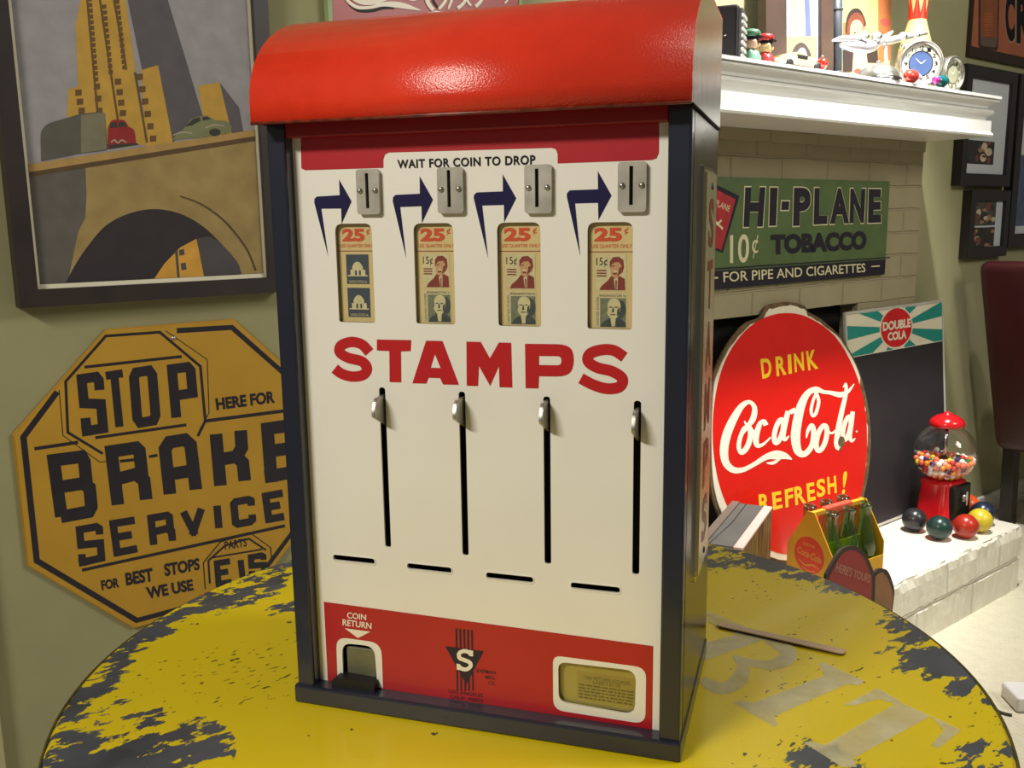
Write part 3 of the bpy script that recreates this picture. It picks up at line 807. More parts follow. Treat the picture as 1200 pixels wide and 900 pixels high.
# levers
for i, ((x, z0, z1), (ty, tb_)) in enumerate(zip(vs, ((233, 325), (240, 330), (250, 345), (277, 375)))):
    zt = mp(c7([(vslots_px[i][0][0], ty + 3)]))[0][1] + .0015; zb = mp(c7([(vslots_px[i][0][0], tb_ - 2)]))[0][1]
    hh = zt - zb
    pr = rrect([(-.004, zt - .001), (.008, zt - .0005), (.0128, zt - hh * .10), (.0160, zt - hh * .50), (.0158, zt - hh * .66), (-.004, zb - .003)], [0, .003, .006, .003, .002, 0])
    lv = plate('lever', [pr], -.0011, .0011, M['steel'], mc, T_(x, RC, 0) @ Matrix(((0, 0, 1, 0), (-1, 0, 0, 0), (0, 1, 0, 0), (0, 0, 0, 1))), .0004)
    lv.data.materials[0] = mat('brushed_lever_steel', rgb(176, 174, 166), .38, .8, var=.15, scale=90)
    # dark plate standing in for the shade inside the lever slots
box('slot_backing', (.016, W_ - .018, RC + .012, RC + .014, .08, .262), mat('slot_shade_fill', rgb(34, 32, 30), .5, .3), mc)
for i, (a, b, z) in enumerate(hs):
    plate('slot_rim', [rrect([(a - .0008, z + .003), (b + .0008, z + .003), (b + .0008, z - .0031), (a - .0008, z - .0031)], .0029), hl[i]], .0, .0005, M['cream'], mc, FTR)
# coin return
text('COIN', PF, c10([(203, 127), (371, 150), (369, 200), (203, 181)]), .0004, M['white_letter'], mc, .02, FTR)
text('RETURN', PF, c10([(163, 189), (418, 224), (416, 278), (163, 245)]), .0004, M['white_letter'], mc, .02, FTR)
flat('pointer', [mp(c10([(182, 270), (407, 300), (298, 356)]))], .0004, M['white_letter'], mc, FTR)
ri = [p for p in ret_in]
cx0 = min(p[0] for p in ri); cx1 = max(p[0] for p in ri); cz1 = max(p[1] for p in ri)
cr_ = plate('coin_return', [rrect([(cx0 + .002, .016), (cx1 - .001, .016), (cx1 - .001, cz1 - .002), (cx0 + .002, cz1 - .002)], [0, 0, .006, .006])], -.009, -.0075, mat('dark_olive_metal', rgb(74, 74, 58), .45, .3, var=.25, scale=60), mc, FTR)
bm = bmesh.new(); a_box(bm, cx0 + .0022, cx1 - .0015, RC + .0028, RC + .0048, .018, cz1 - .004, .0010)
from_bm('return_flap', bm, mat('grey_olive_flap', rgb(116, 116, 94), .4, .4, var=.2, scale=60), cr_)
bm = bmesh.new()
a_plate(bm, [[(cx0 - .006, .0145), (cx1 + .001, .0145), (cx1 + .001, .0215), (cx0 - .002, .0225), (cx0 - .006, .019)]], -.006, .0075)
from_bm('return_lip', bm, M['black'], cr_, tf=FTR)
# maker's emblem
stripes = []
for k in range(5):
    x = 872 + k * 20.5
    stripes.append(mp(c8([(x, 252 + k * 2.2), (x + 11, 253 + k * 2.2), (x + 16, 583), (x + 7, 582)])))
nv = mat('navy_print', rgb(36, 24, 44), .45)
flat('emblem', stripes, .0003, nv, mc, FTR)
flat('emblem_triangle', [mp(c8([(818, 346), (1023, 373), (930, 548)]))], .0004, nv, mc, FTR)
sl = brush([(957, 392), (940, 376), (915, 372), (893, 384), (895, 408), (920, 419), (948, 432), (952, 452), (932, 468), (905, 464), (887, 448)], 6, w=21) + [[(946, 366), (966, 370), (966, 400), (948, 398)], [(879, 438), (897, 440), (898, 472), (880, 470)]]
flat('emblem_letter', [mp(c8(q)) for q in sl], .0005, M['white_letter'], mc, FTR)
for t_, q in (('SHIPMAN', [(980, 465), (1085, 477), (1084, 496), (980, 485)]), ('MFG.', [(1030, 500), (1083, 506), (1083, 525), (1030, 518)]), ('CO.', [(1046, 530), (1084, 535), (1084, 554), (1046, 549)]),
              ('LOS ANGELES', [(838, 575), (1018, 598), (1018, 616), (838, 592)]), ('CALIF. 90023', [(843, 605), (1018, 626), (1018, 644), (843, 621)])):
    text(t_, PF, c8(q), .0004, nv, mc, .012, FTR)
# label window
lx0 = min(p[0] for p in lab); lx1 = max(p[0] for p in lab); lz0 = min(p[1] for p in lab); lz1 = max(p[1] for p in lab)
lc = plate('label_card', [[(lx0 - .004, lz0 - .001), (lx1 + .004, lz0 - .001), (lx1 + .004, lz1 + .004), (lx0 - .004, lz1 + .004)]], -.006, -.005, M['label'], mc, FTR)
flat('label_slip', [mp(c9([(378, 402), (692, 448), (690, 596), (382, 548)]))], -.0048, mat('older_label_slip', rgb(160, 140, 60), .7, var=.12, scale=60), lc, FTR)
gi = mat('green_black_ink', rgb(70, 72, 30), .6, var=.2, scale=300)
text('1,000 RETURN ADDRESS', PF, c9([(415, 428), (662, 462), (662, 486), (415, 448)]), -.0047, gi, lc, .01, FTR)
text('LABELS $1.00', PF, c9([(466, 456), (608, 476), (608, 496), (466, 476)]), -.0047, gi, lc, .01, FTR)
rl = random.Random(5); bars = []
for k in range(5):
    x = 384 + rl.uniform(0, 8)
    while x < 672:
        x2 = min(680, x + rl.uniform(12, 40)); y = 470 + k * 16.5 + (x - 384) * .15; y2 = y + (x2 - x) * .15
        bars.append([(x, y), (x2, y2), (x2, y2 + 8), (x, y + 8)]); x = x2 + 6
flat('label_small_print', [mp(c9(b)) for b in bars], -.0047, gi, lc, FTR)
plate('label_pane', [[(lx0 - .002, lz0 - .001), (lx1 + .002, lz0 - .001), (lx1 + .002, lz1 + .002), (lx0 - .002, lz1 + .002)]], -.0034, -.0028, M['glass'], mc, FTR)
# STAMPS plate on the side
ST = Matrix(((0, 0, 1, 0), (1, 0, 0, 0), (0, 1, 0, 0), (0, 0, 0, 1)))  # (s = depth, t = height, n = outward)
sp_ = plate('side_plate', [rrect([(.056, .392), (.126, .392), (.126, .108), (.056, .108)], .006)], W_, W_ + .0035, mat('cream_chrome_plate', rgb(206, 196, 160), .22, .55, var=.1), mc, ST, .001)
plate('plate_edge', [rrect([(.053, .395), (.129, .395), (.129, .105), (.053, .105)], .006)], W_, W_ + .0015, M['chrome'], sp_, ST)
for k, ch in enumerate('STAMPS'):
    zc = .357 - k * .0428
    text(ch, None, [(.074, zc + .017), (.108, zc + .017), (.108, zc - .017), (.074, zc - .017)], W_ + .0037, mat('red_brown_enamel', rgb(120, 54, 28), .4), sp_, .03, ST)
for zc in (.382, .118): lathe('rivet', [(0, .0012), (.002, .0009), (.0028, 0)], M['black'], sp_, 12, ST @ T_(.091, zc, W_ + .0035))

# ------------------------------------------------------------------ left wall: painting and brake sign
def wall_plane(y): return Plane((0, y, 0), (1, 0, 0), (0, 0, 1))
def flat_sign_root(name, label, cat, pl, c, group=None):
    """root Empty on the plane at local point c"""
    return thing(name, label, cat, pl.M @ T_(c[0], c[1], 0), group)
def rel(pl, c):
    return lambda l: [(p[0] - c[0], p[1] - c[1]) for p in pl.pts(l)]

pw = wall_plane(WALL_Y - .018)
c1 = crop(0, 0, 1200 / 340); ca_ = crop(0, 230, 1200 / 360)
X0, X1, Z0, Z1 = .277, .685, .992, 1.55
pc = ((X0 + X1) / 2, (Z0 + Z1) / 2)
pt = flat_sign_root('framed_painting', 'large framed painting of a yellow skyscraper behind an arched bridge with old cars', 'painting', pw, pc)
R_ = rel(pw, pc)
hw, hh_ = (X1 - X0) / 2, (Z1 - Z0) / 2; FW = .0255
bm = bmesh.new()
a_plate(bm, [[(-hw, -hh_), (hw, -hh_), (hw, hh_), (-hw, hh_)], [(-hw + FW, -hh_ + FW), (hw - FW, -hh_ + FW), (hw - FW, hh_ - FW), (-hw + FW, hh_ - FW)]], -.018, .014)
dkf = mat('dark_brown_frame_wood', rgb(42, 33, 34), .45, var=.2, scale=20)
from_bm('frame', bm, dkf, pt)
plate('mat_border', [[(-hw + FW, -hh_ + FW), (hw - FW, -hh_ + FW), (hw - FW, hh_ - FW), (-hw + FW, hh_ - FW)]], -.012, .003, mat('cream_mat_board', rgb(236, 230, 206), .7, var=.03), pt)
iw, ih = hw - FW - .006, hh_ - FW - .007
def art(name, polys, z, c, var=.1, sc=40): return flat(name, polys, z, mat(name + '_paint', c, .75, var=var, scale=sc), pt)
clipx = lambda l: [(max(-iw, min(iw, x)), max(-ih, min(ih, y))) for x, y in l]
A1 = lambda l: clipx(R_(c1(l))); A2 = lambda l: clipx(R_(ca_(l)))
art('painted_sky', [[(-iw, -ih), (iw, -ih), (iw, ih), (-iw, ih)]], .0032, rgb(146, 143, 148))
ext = lambda l: l
top = -400   # the tower goes on up out of sight
art('painted_tower', [A1([(345, top), (470, top), (600, 600), (330, 600), (310, 110), (330, 0)]), A1([(280, 370), (320, 358), (350, 490), (275, 490)]), A1([(580, 285), (650, 270), (716, 600), (600, 610)]),
                      A1([(815, 355), (905, 342), (958, 560), (850, 560)])], .0034, rgb(182, 144, 60))
art('painted_tower_side', [A1([(470, top), (590, top), (690, 0), (835, 480), (712, 590), (652, 270), (585, 290), (525, 0)]), A1([(905, 342), (985, 445), (1006, 560), (957, 560)])], .0035, rgb(86, 82, 88))
lines_ = []
for q in ([(358, 0), (400, 460)], [(410, 0), (455, 300), (485, 500)], [(468, 0), (520, 290)], [(555, 300), (605, 590)]):
    lines_ += brush([(x, y, 9) for x, y in q], smooth=False)
winl = []
rw = random.Random(2)
for (xa, ya), (xb, yb), n in (((368, 0), (395, 330), 15), ((428, 30), (455, 300), 12), (((482), 10), (512, 280), 13), ((575, 320), (630, 575), 6), ((485, 340), (505, 470), 4), ((322, 385), (335, 460), 3), ((398, 360), (408, 460), 3)):
    for k in range(n):
        t = k / max(1, n - 1); x = xa + (xb - xa) * t; y = ya + (yb - ya) * t; s_ = 9 if n > 6 else 13
        winl.append([(x - s_, y - s_), (x + s_, y - s_ * 1.1), (x + s_, y + s_ * .8), (x - s_, y + s_)])
art('painted_windows', [A1(q) for q in lines_ + winl], .0036, rgb(98, 72, 40))
art('painted_bridge', [A1([(95, 690), (1100, 545), (1120, 900), (1130, 1200), (90, 1200)])], .0036, rgb(150, 128, 80), .16, 25)
art('painted_shadow', [A1([(100, 715), (350, 682), (355, 800), (350, 900), (320, 960), (280, 1200), (100, 1200)])], .0037, rgb(90, 86, 82))
art('painted_cornice', [A1([(95, 712), (1100, 566), (1100, 586), (95, 732)])], .0038, rgb(84, 64, 40))
art('painted_parapet', [A1([(95, 680), (1100, 540), (1100, 566), (95, 712)])], .0038, rgb(166, 134, 78))
art('painted_arch', [A2(catmull([(250, 345), (290, 270), (340, 195), (410, 115), (500, 68), (600, 50), (700, 68), (790, 118), (870, 195), (920, 255), (940, 300)], 5) + [(940, 345)])], .0038, rgb(44, 38, 44))
art('painted_arch_light', [A2([(600, 330), (640, 262), (700, 200), (764, 166), (795, 330)])], .0039, rgb(204, 152, 60))
art('painted_arch_shade', [A2(catmull([(764, 166), (820, 160), (880, 205), (925, 260), (938, 300)], 4) + [(938, 335), (795, 335)]), A2([(680, 215), (690, 208), (700, 330), (690, 330)]), A2([(695, 210), (715, 205), (718, 228), (698, 232)]), A2([(702, 262), (722, 258), (726, 285), (706, 290)])], .0040, rgb(74, 70, 74))
art('painted_arch_line', [A2(q) for q in brush([(700, 0, 6), (780, 30, 7), (860, 85, 8), (920, 150, 8), (965, 215, 8), (995, 290, 8)], 4)], .0040, rgb(84, 66, 44))
art('painted_bus', [A1(rrect([(168, 668), (165, 520), (330, 472), (430, 462), (442, 622), (330, 636)], [6, 50, 10, 20, 10, 4]))], .0039, rgb(84, 82, 74))
art('painted_bus_back', [A1([(332, 478), (430, 466), (438, 618), (332, 634)])], .0040, rgb(116, 112, 92))
art('painted_red_car', [A1(rrect([(442, 618), (444, 530), (458, 496), (512, 496), (528, 525), (552, 535), (560, 600)], [4, 8, 14, 14, 6, 14, 6]))], .0041, rgb(140, 34, 38))
art('painted_green_car', [A1(rrect([(708, 580), (735, 545), (752, 538), (788, 490), (850, 476), (886, 498), (935, 500), (956, 525), (950, 550), (850, 566)], [4, 14, 6, 18, 16, 6, 16, 14, 10, 6]))], .0041, rgb(116, 120, 84))
art('painted_car_glass', [A1([(452, 510), (480, 506), (482, 528), (452, 532)]), A1([(488, 505), (512, 506), (520, 524), (488, 528)]), A1([(762, 524), (796, 492), (822, 486), (826, 500), (790, 520)]), A1([(832, 486), (852, 482), (868, 494), (836, 500)]), A1(ell(885, 548, 24, 16, 16)), A1([(446, 600), (560, 592), (572, 598), (450, 616)])], .0042, rgb(52, 50, 48))
art('painted_car_chrome', [A1(q) for q in brush([(455, 590, 5), (470, 580, 6), (485, 592, 5), (500, 580, 6), (520, 590, 5)], 4) + brush([(845, 530, 5), (880, 518, 6), (925, 522, 4)], 4) + brush([(712, 560, 5), (750, 548, 6), (790, 552, 4)], 4)], .0043, rgb(160, 152, 130))

# octagonal brake sign
pb = wall_plane(WALL_Y - .006)
bc = (.501, .702)
bs = flat_sign_root('brake_service_sign', 'yellow octagonal tin sign lettered for brake service on the wall under the painting', 'sign', pb, bc)
B_ = rel(pb, bc); c2 = crop(0, 350, 2.25)
M['signyellow'] = mat('ochre_sign_enamel', rgb(182, 140, 44), .45, var=.06, scale=12)
M['signblack'] = mat('blue_black_sign_enamel', rgb(34, 31, 42), .4, var=.15, scale=60)
def octo(R, k=.4142):
    return [(-R, -R * k), (-R * k, -R), (R * k, -R), (R, -R * k), (R, R * k), (R * k, R), (-R * k, R), (-R, R * k)]
RO = .2475
plate('sign_board', [octo(RO)], -.005, .002, M['signyellow'], bs, bev=.002)
K = []
ob = octo(RO - .0135)
K += segs([[B_(c2([(465, 84)]))[0]] + [ob[k] for k in (5, 4, 3, 2, 1, 0, 7)] + [B_(c2([(150, 245)]))[0]]], .0085)
K += [B_(q) for q in segs([c2([(520, 362), (540, 322), (527, 178), (420, 88), (278, 98), (172, 218), (178, 352), (270, 408)])], 3.2)]
K += [B_(q) for q in segs([c2([(435, 84), (545, 160), (550, 300), (525, 345)]), c2([(155, 240), (165, 360), (262, 430), (300, 426)])], 1.0)]
K += [B_(q) for q in segs([c2([(222, 180), (478, 152)]), c2([(250, 366), (490, 332)])], 3.4)]
K += [B_(q) for q in segs([c2([(90, 395), (205, 378)]), c2([(540, 322), (790, 290)])], 4.0)]
K += [B_(q) for q in segs([c2([(215, 715), (750, 598)])], 3.6)]
K += [B_(q) for q in segs([c2([(315, 428), (352, 424)]), c2([(392, 416), (414, 412)])], 3.4)]
for wd_b, word in ((11.6, (('S', [(200, 200), (270, 190), (285, 352), (216, 363)]), ('T', [(266, 194), (332, 184), (348, 342), (282, 354)]), ('O', [(337, 184), (411, 173), (424, 330), (350, 343)]), ('P', [(438, 174), (512, 164), (526, 316), (452, 328)]))),
                   (14.8, (('B', [(122, 411), (242, 396), (258, 572), (146, 594)]), ('R', [(274, 388), (384, 372), (402, 542), (296, 562)]), ('A', [(414, 366), (514, 350), (534, 516), (432, 534)]), ('K', [(550, 342), (652, 328), (662, 492), (566, 512)]), ('E', [(686, 328), (800, 312), (800, 468), (700, 486)]))),
                   (8.8, (('S', [(198, 600), (269, 588), (277, 690), (208, 706)]), ('E', [(286, 584), (363, 572), (371, 666), (300, 680)]), ('R', [(386, 570), (456, 558), (464, 645), (396, 660)]), ('V', [(470, 553), (541, 541), (523, 622), (496, 627)]), ('I', [(558, 537), (582, 533), (588, 612), (566, 616)]), ('C', [(604, 528), (669, 516), (675, 594), (612, 606)]), ('E', [(688, 512), (753, 500), (757, 582), (700, 592)])))):
    for ch, q in word: K += [B_(x) for x in block(ch, c2(q), wd_b * (.82 if ch == 'T' else 1))]
flat('sign_lettering', K, .0023, M['signblack'], bs)
for t_, q, bd in (('HERE FOR', [(566, 262), (722, 242), (724, 274), (570, 294)], .045), ('FOR', [(264, 742), (312, 734), (314, 760), (268, 768)], .045), ('BEST', [(328, 722), (400, 708), (404, 744), (332, 756)], .045), ('STOPS', [(430, 698), (524, 682), (526, 714), (434, 732)], .045), ('WE USE', [(382, 760), (506, 738), (510, 768), (388, 792)], .045), ('PARTS', [(590, 640), (648, 630), (650, 652), (592, 662)], .02)):
    text(t_, None, [(p[0], p[1]) for p in B_(c2(q))], .0024, M['signblack'], bs, bd)
oct_in = segs([c2([(540, 765), (535, 695), (580, 640), (660, 618), (712, 655), (715, 690)])], 1.2) + segs([c2([(552, 750), (548, 690), (592, 650), (655, 632), (700, 662)])], 2.2) + segs([c2([(556, 682), (690, 660)])], 1.8)
for ch, q in (('E', [(562, 690), (612, 682), (618, 752), (568, 760)]), ('I', [(622, 682), (642, 678), (648, 740), (630, 744)]), ('S', [(652, 674), (700, 666), (704, 730), (656, 738)])): oct_in += block(ch, c2(q), 7.0)
flat('sign_emblem', [B_(x) for x in oct_in], .0025, M['signblack'], bs)
for u, v in ((203, 396), (240, 708)):
    s_, t_ = B_([(u, v)])[0]; lathe('screw', [(0, .0045), (.003, .004), (.004, .002)], M['steel'], bs, 12, T_(s_, t_, 0))
for s_, t_ in (): pass

# red script sign high on the wall behind the hood
ps = wall_plane(WALL_Y - .012)
cs = (1.01, 1.62)
ws = flat_sign_root('red_script_sign', 'dark red tin sign with white script high on the wall behind the red hood', 'sign', ps, cs)
Sx = rel(ps, cs)
sl0 = ps.at(388, 10)[0] - cs[0]; sl1 = ps.at(607, 2)[0] - cs[0]
plate('sign_board', [[(sl0, -.19), (sl1, -.19), (sl1, .17), (sl0, .17)]], -.01, .002, mat('dark_red_sign_enamel', rgb(158, 26, 36), .35, var=.06), ws)
gb = mat('pale_green_border', rgb(150, 170, 120), .5)
plate('sign_border', [[(sl0 - .008, -.198), (sl1 + .008, -.198), (sl1 + .008, .178), (sl0 - .008, .178)], [(sl0, -.19), (sl1, -.19), (sl1, .17), (sl0, .17)]], -.01, .004, gb, ws)
cw = crop(375, 0, 5)
wh = brush([(140, -20, 14), (165, 15, 18), (215, 45, 20), (290, 45, 18), (360, 28, 24), (430, 28, 34), (500, 40, 30), (560, 56, 12), (585, 62, 4)], 6) + brush([(640, -50, 20), (622, 0, 24), (640, 40, 24), (660, 60, 22)], 5) + brush([(775, -20, 16), (755, 30, 14), (745, 55, 10)], 5) + brush([(850, -10, 14), (865, 20, 14), (880, 35, 10)], 5) + brush([(690, 55, 16), (720, 20, 18), (740, -20, 18)], 5) + brush([(800, 50, 20), (835, 20, 18), (855, -20, 16)], 5) + brush([(905, 40, 20), (935, 10, 18), (950, -20, 16)], 5) + brush([(1075, 20, 10), (1090, 5, 12), (1085, -15, 12)], 5)
sh_ = brush([(170, 30, 14), (225, 62, 18), (300, 64, 18), (370, 48, 16), (430, 50, 10)], 6) + brush([(655, 0, 14), (672, 30, 14), (690, 50, 10)], 5)
flat('script_shading', [Sx(cw(q)) for q in sh_], .003, M['black'], ws)

# ------------------------------------------------------------------ fireplace signs
ph = wall_plane(BRICK_Y - .009)
hc = (2.1, 1.07)
hp = flat_sign_root('tobacco_sign', 'green tin tobacco sign on the brick under the mantel', 'sign', ph, hc)
Hx = rel(ph, hc); c4 = crop(820, 170, 5)
q4 = Hx(c4([(85, 195), (1112, 205), (1115, 760), (72, 845)]))
hr = q4[1][0]; htop = (q4[0][1] + q4[1][1]) / 2; hbot = (q4[2][1] + q4[3][1]) / 2; hl_ = -.47
plate('sign_board', [rrect([(hl_, htop), (hr, htop), (hr, hbot), (hl_, hbot)], .004)], -.006, .002, mat('green_sign_enamel', rgb(80, 100, 60), .5, var=.12, scale=15), hp, bev=.001)
bz = Hx(c4([(600, 700)]))[0][1]
bl1 = Hx(c4([(72, 738)]))[0]; bl2 = Hx(c4([(1112, 668)]))[0]
flat('black_band', [[(hl_, bl1[1]), (hr - .001, bl2[1]), (hr - .001, hbot + .001), (hl_, hbot + .001)]], .0024, M['signblack'], hp)
flat('band_rule', [Hx(c4([(72, 722), (1112, 655), (1112, 662), (72, 732)]))], .0024, M['signblack'], hp)
crm = mat('cream_sign_print', rgb(206, 200, 160), .5, var=.05)
qh = c4([(252, 246), (1060, 256), (1056, 462), (250, 484)])
for word, q in (('H', [(262, 250), (378, 250), (362, 475), (252, 478)]), ('I', [(408, 252), (450, 252), (440, 470), (402, 472)]), ('-', [(476, 332), (518, 332), (514, 378), (472, 378)]), ('P', [(548, 252), (645, 252), (640, 468), (542, 472)]), ('L', [(668, 254), (742, 254), (740, 460), (662, 464)]), ('A', [(792, 256), (836, 256), (868, 456), (752, 460)]), ('N', [(878, 258), (965, 258), (955, 454), (872, 456)]), ('E', [(986, 260), (1056, 260), (1056, 452), (980, 454)])):
    qq = c4(q)
    if word == 'A':
        w1 = q; qq = c4([(758, 256), (868, 256), (868, 456), (758, 460)])
    text(word, None, Hx(qq), .0028, crm, hp, .06, grow=.004)
    text(word, None, Hx(qq), .0032, M['signblack'], hp, .05, grow=-.001)
text('10', None, Hx(c4([(172, 526), (286, 520), (282, 688), (172, 694)])), .0028, crm, hp, .015)
text('¢', None, Hx(c4([(300, 530), (338, 528), (336, 662), (302, 664)])), .0028, crm, hp, .0)
text('TOBACCO', None, Hx(c4([(410, 524), (974, 502), (972, 612), (412, 644)])), .0028, M['signblack'], hp, .06)
text('FOR PIPE AND CIGARETTES', None, Hx(c4([(132, 744), (966, 692), (966, 744), (134, 804)])), .0028, crm, hp, .01)
flat('band_dash', [Hx(c4([(72, 774), (102, 772), (102, 782), (72, 784)])), Hx(c4([(1000, 708), (1050, 705), (1050, 712), (1000, 715)]))], .0028, crm, hp)
flat('printed_tin', [Hx(c4([(20, 200), (92, 232), (228, 298), (130, 632), (20, 590)]))], .0026, M['signblack'], hp)
flat('printed_tin_front', [Hx(c4([(20, 250), (95, 262), (205, 318), (122, 616), (20, 575)]))], .0029, mat('brick_red_print', rgb(160, 40, 46), .5, var=.15, scale=40), hp)
text('HI-PLANE', None, Hx(c4([(52, 300), (176, 358), (166, 392), (44, 336)])), .0031, crm, hp, .0)
flat('printed_plane', [Hx(c4([(80, 434), (132, 486), (128, 498), (76, 448)])), Hx(c4([(88, 462), (120, 436), (124, 446), (96, 472)]))], .0031, crm, hp)

# oval red enamel sign leaning in the fireplace
bot = Vector((0, 1.36, HEARTH_Z + .004)); topv = Vector((0, BRICK_Y - .010, .87))
lean = (topv - bot).normalized()
po = Plane((2.045, bot.y, bot.z), (1, 0, 0), lean)
oc = po.at(925, 508)
dk = flat_sign_root('drink_sign', 'large oval red and white enamel drink sign leaning in the fireplace', 'sign', po, oc)
Ox = rel(po, oc); co_ = crop(810, 340, 865 / 250)
out_px = [(925.5, 354), (942, 358), (948, 366), (962, 374), (985, 395), (1003, 425), (1014, 460), (1020, 500), (1019, 545), (1010, 590), (995, 625), (970, 650), (930, 662), (895, 656), (862, 636), (843, 605), (833, 570), (830.5, 520), (832, 470), (836, 440), (852, 405), (872, 380), (890, 372), (897, 360), (910, 355)]
ow = Ox(out_px); omin = min(p[1] for p in ow)
ow = Ox(catmull(out_px, 4, True))
sh0 = 0.0 - (po.at(925, 508)[1]) - min(p[1] for p in ow)   # keep the foot on the hearth
ow = [(x, max(y, -oc[1])) for x, y in ow]
rust = mat('rusted_enamel_edge', rgb(96, 74, 46), .8, var=.5, scale=60)
plate('rusted_edge', [ow], -.006, .0, rust, dk)
cxo = sum(p[0] for p in ow) / len(ow); cyo = sum(p[1] for p in ow) / len(ow)
rr_ = random.Random(4)
wi = [(cxo + (x - cxo) * (.975 - (.02 + .03 * rr_.random() if (x > cxo and y < .1) or y > .26 else 0)), cyo + (y - cyo) * (.975 - (.02 * rr_.random()))) for x, y in ow]
plate('white_border', [wi], .0, .0025, mat('white_sign_enamel', rgb(226, 218, 196), .3, var=.05), dk)
rp = [(925, 367), (950, 374), (978, 395), (1000, 433), (1012, 475), (1015, 520), (1010, 570), (995, 615), (970, 640), (935, 650), (900, 644), (872, 622), (850, 590), (838, 550), (834, 505), (838, 460), (850, 420), (872, 388), (898, 371)]
plate('red_field', [Ox(catmull(rp, 4, True))], .002, .0032, mat('bright_red_sign_enamel', rgb(214, 24, 14), .25, var=.03, coat=.5), dk)
yl = mat('yellow_sign_print', rgb(240, 196, 40), .4, var=.03)
for i, (ch, q) in enumerate(zip('DRINK', ([(275, 280), (318, 272), (322, 352), (284, 360)], [(336, 270), (376, 264), (382, 342), (342, 350)], [(386, 262), (400, 260), (404, 338), (390, 340)], [(410, 258), (450, 250), (454, 326), (416, 334)], [(460, 248), (500, 240), (512, 318), (470, 326)]))):
    text(ch, None, Ox(co_(q)), .0036, yl, dk, .03)
for ch, q in zip('REFRESH', ([(268, 828), (312, 822), (316, 895), (272, 902)], [(322, 820), (360, 814), (366, 882), (328, 892)], [(374, 808), (408, 800), (410, 872), (378, 882)], [(412, 798), (452, 790), (462, 862), (418, 872)], [(462, 784), (494, 778), (500, 850), (468, 858)], [(502, 768), (538, 762), (540, 832), (506, 842)], [(546, 758), (582, 752), (586, 822), (550, 828)])):
    text(ch, None, Ox(co_(q)), .0036, yl, dk, .03)
text('!', None, Ox(co_([(612, 736), (630, 732), (618, 826), (606, 828)])), .0036, yl, dk, .02)
scr = []
def br(*p, **k): scr.extend(brush(list(p), k.get('n', 6), k.get('closed', False)))
# first capital with its ribbon tail
br((210, 530, 4), (225, 548, 16), (246, 520, 24), (252, 478, 20), (232, 454, 16), (200, 470, 24), (165, 525, 32), (138, 590, 36), (128, 650, 34), (136, 700, 30), (165, 728, 26), (205, 728, 20), (250, 706, 18), (300, 676, 24), (340, 668, 36), (375, 672, 26), (404, 686, 4))
br((300, 700, 4), (328, 700, 14), (360, 680, 6))
br(*[(p[0], p[1], 22 if i in (0, 1, 2, 3, 4, 10, 11, 12, 13, 14, 15) else 18) for i, p in enumerate(ell(212, 606, 20, 52, 16, .28))], closed=True)
br((298, 548, 22), (290, 530, 14), (272, 545, 20), (258, 595, 24), (262, 628, 20), (285, 626, 12), (318, 596, 6))
br(*[(p[0], p[1], 20) for p in ell(350, 572, 15, 48, 14, .25)], closed=True)
br((388, 490, 20), (376, 540, 22), (368, 590, 20), (376, 606, 14), (392, 590, 5))
br((238, 560, 10), (258, 580, 9), (275, 560, 8))
br((396, 496, 19), (418, 484, 19))
# second capital
br((462, 600, 5), (468, 570, 14), (484, 548, 18), (492, 580, 22), (484, 630, 22), (455, 664, 24), (428, 652, 32), (418, 600, 38), (424, 540, 38), (440, 470, 34), (466, 420, 26), (500, 402, 22), (530, 412, 16), (560, 416, 16), (600, 424, 22), (630, 412, 14), (656, 380, 4))
br((498, 410, 14), (512, 450, 14), (500, 500, 14), (486, 508, 12), (482, 480, 13), (496, 430, 12), (520, 398, 12))
br(*[(p[0], p[1], 20) for p in ell(524, 600, 18, 52, 16, .25)], closed=True)
br((612, 395, 6), (622, 380, 10), (622, 420, 16), (606, 490, 20), (592, 560, 22), (584, 620, 20), (592, 642, 14), (608, 622, 5))
br((545, 566, 10), (565, 580, 9), (590, 560, 8))
br(*[(p[0], p[1], 18) for p in ell(626, 560, 13, 48, 14, .22)], closed=True)
br((650, 492, 18), (644, 540, 20), (638, 590, 18), (646, 612, 12), (660, 600, 4))
br((664, 570, 6), (668, 576, 6))
SCR = [[((p[0] - 118) / 538, (742 - p[1]) / 367) for p in q] for q in scr]
flat('script_lettering', [Ox(co_(q)) for q in scr], .0038, M['white_letter'], dk)
flat('enamel_chip', [Ox(co_(ell(604, 614, 14, 22, 12, .1))), Ox(co_(ell(600, 645, 5, 8, 8)))], .0042, rust, dk)

zb_ = Sx([(440, 8)])[0][1]
flat('script_lettering', [Sx(cw(q)) for q in wh] + [[(sl0 + .02 + x * (sl1 - sl0 - .04), zb_ + y * .20) for x, y in q] for q in SCR], .0035, M['white_letter'], ws)

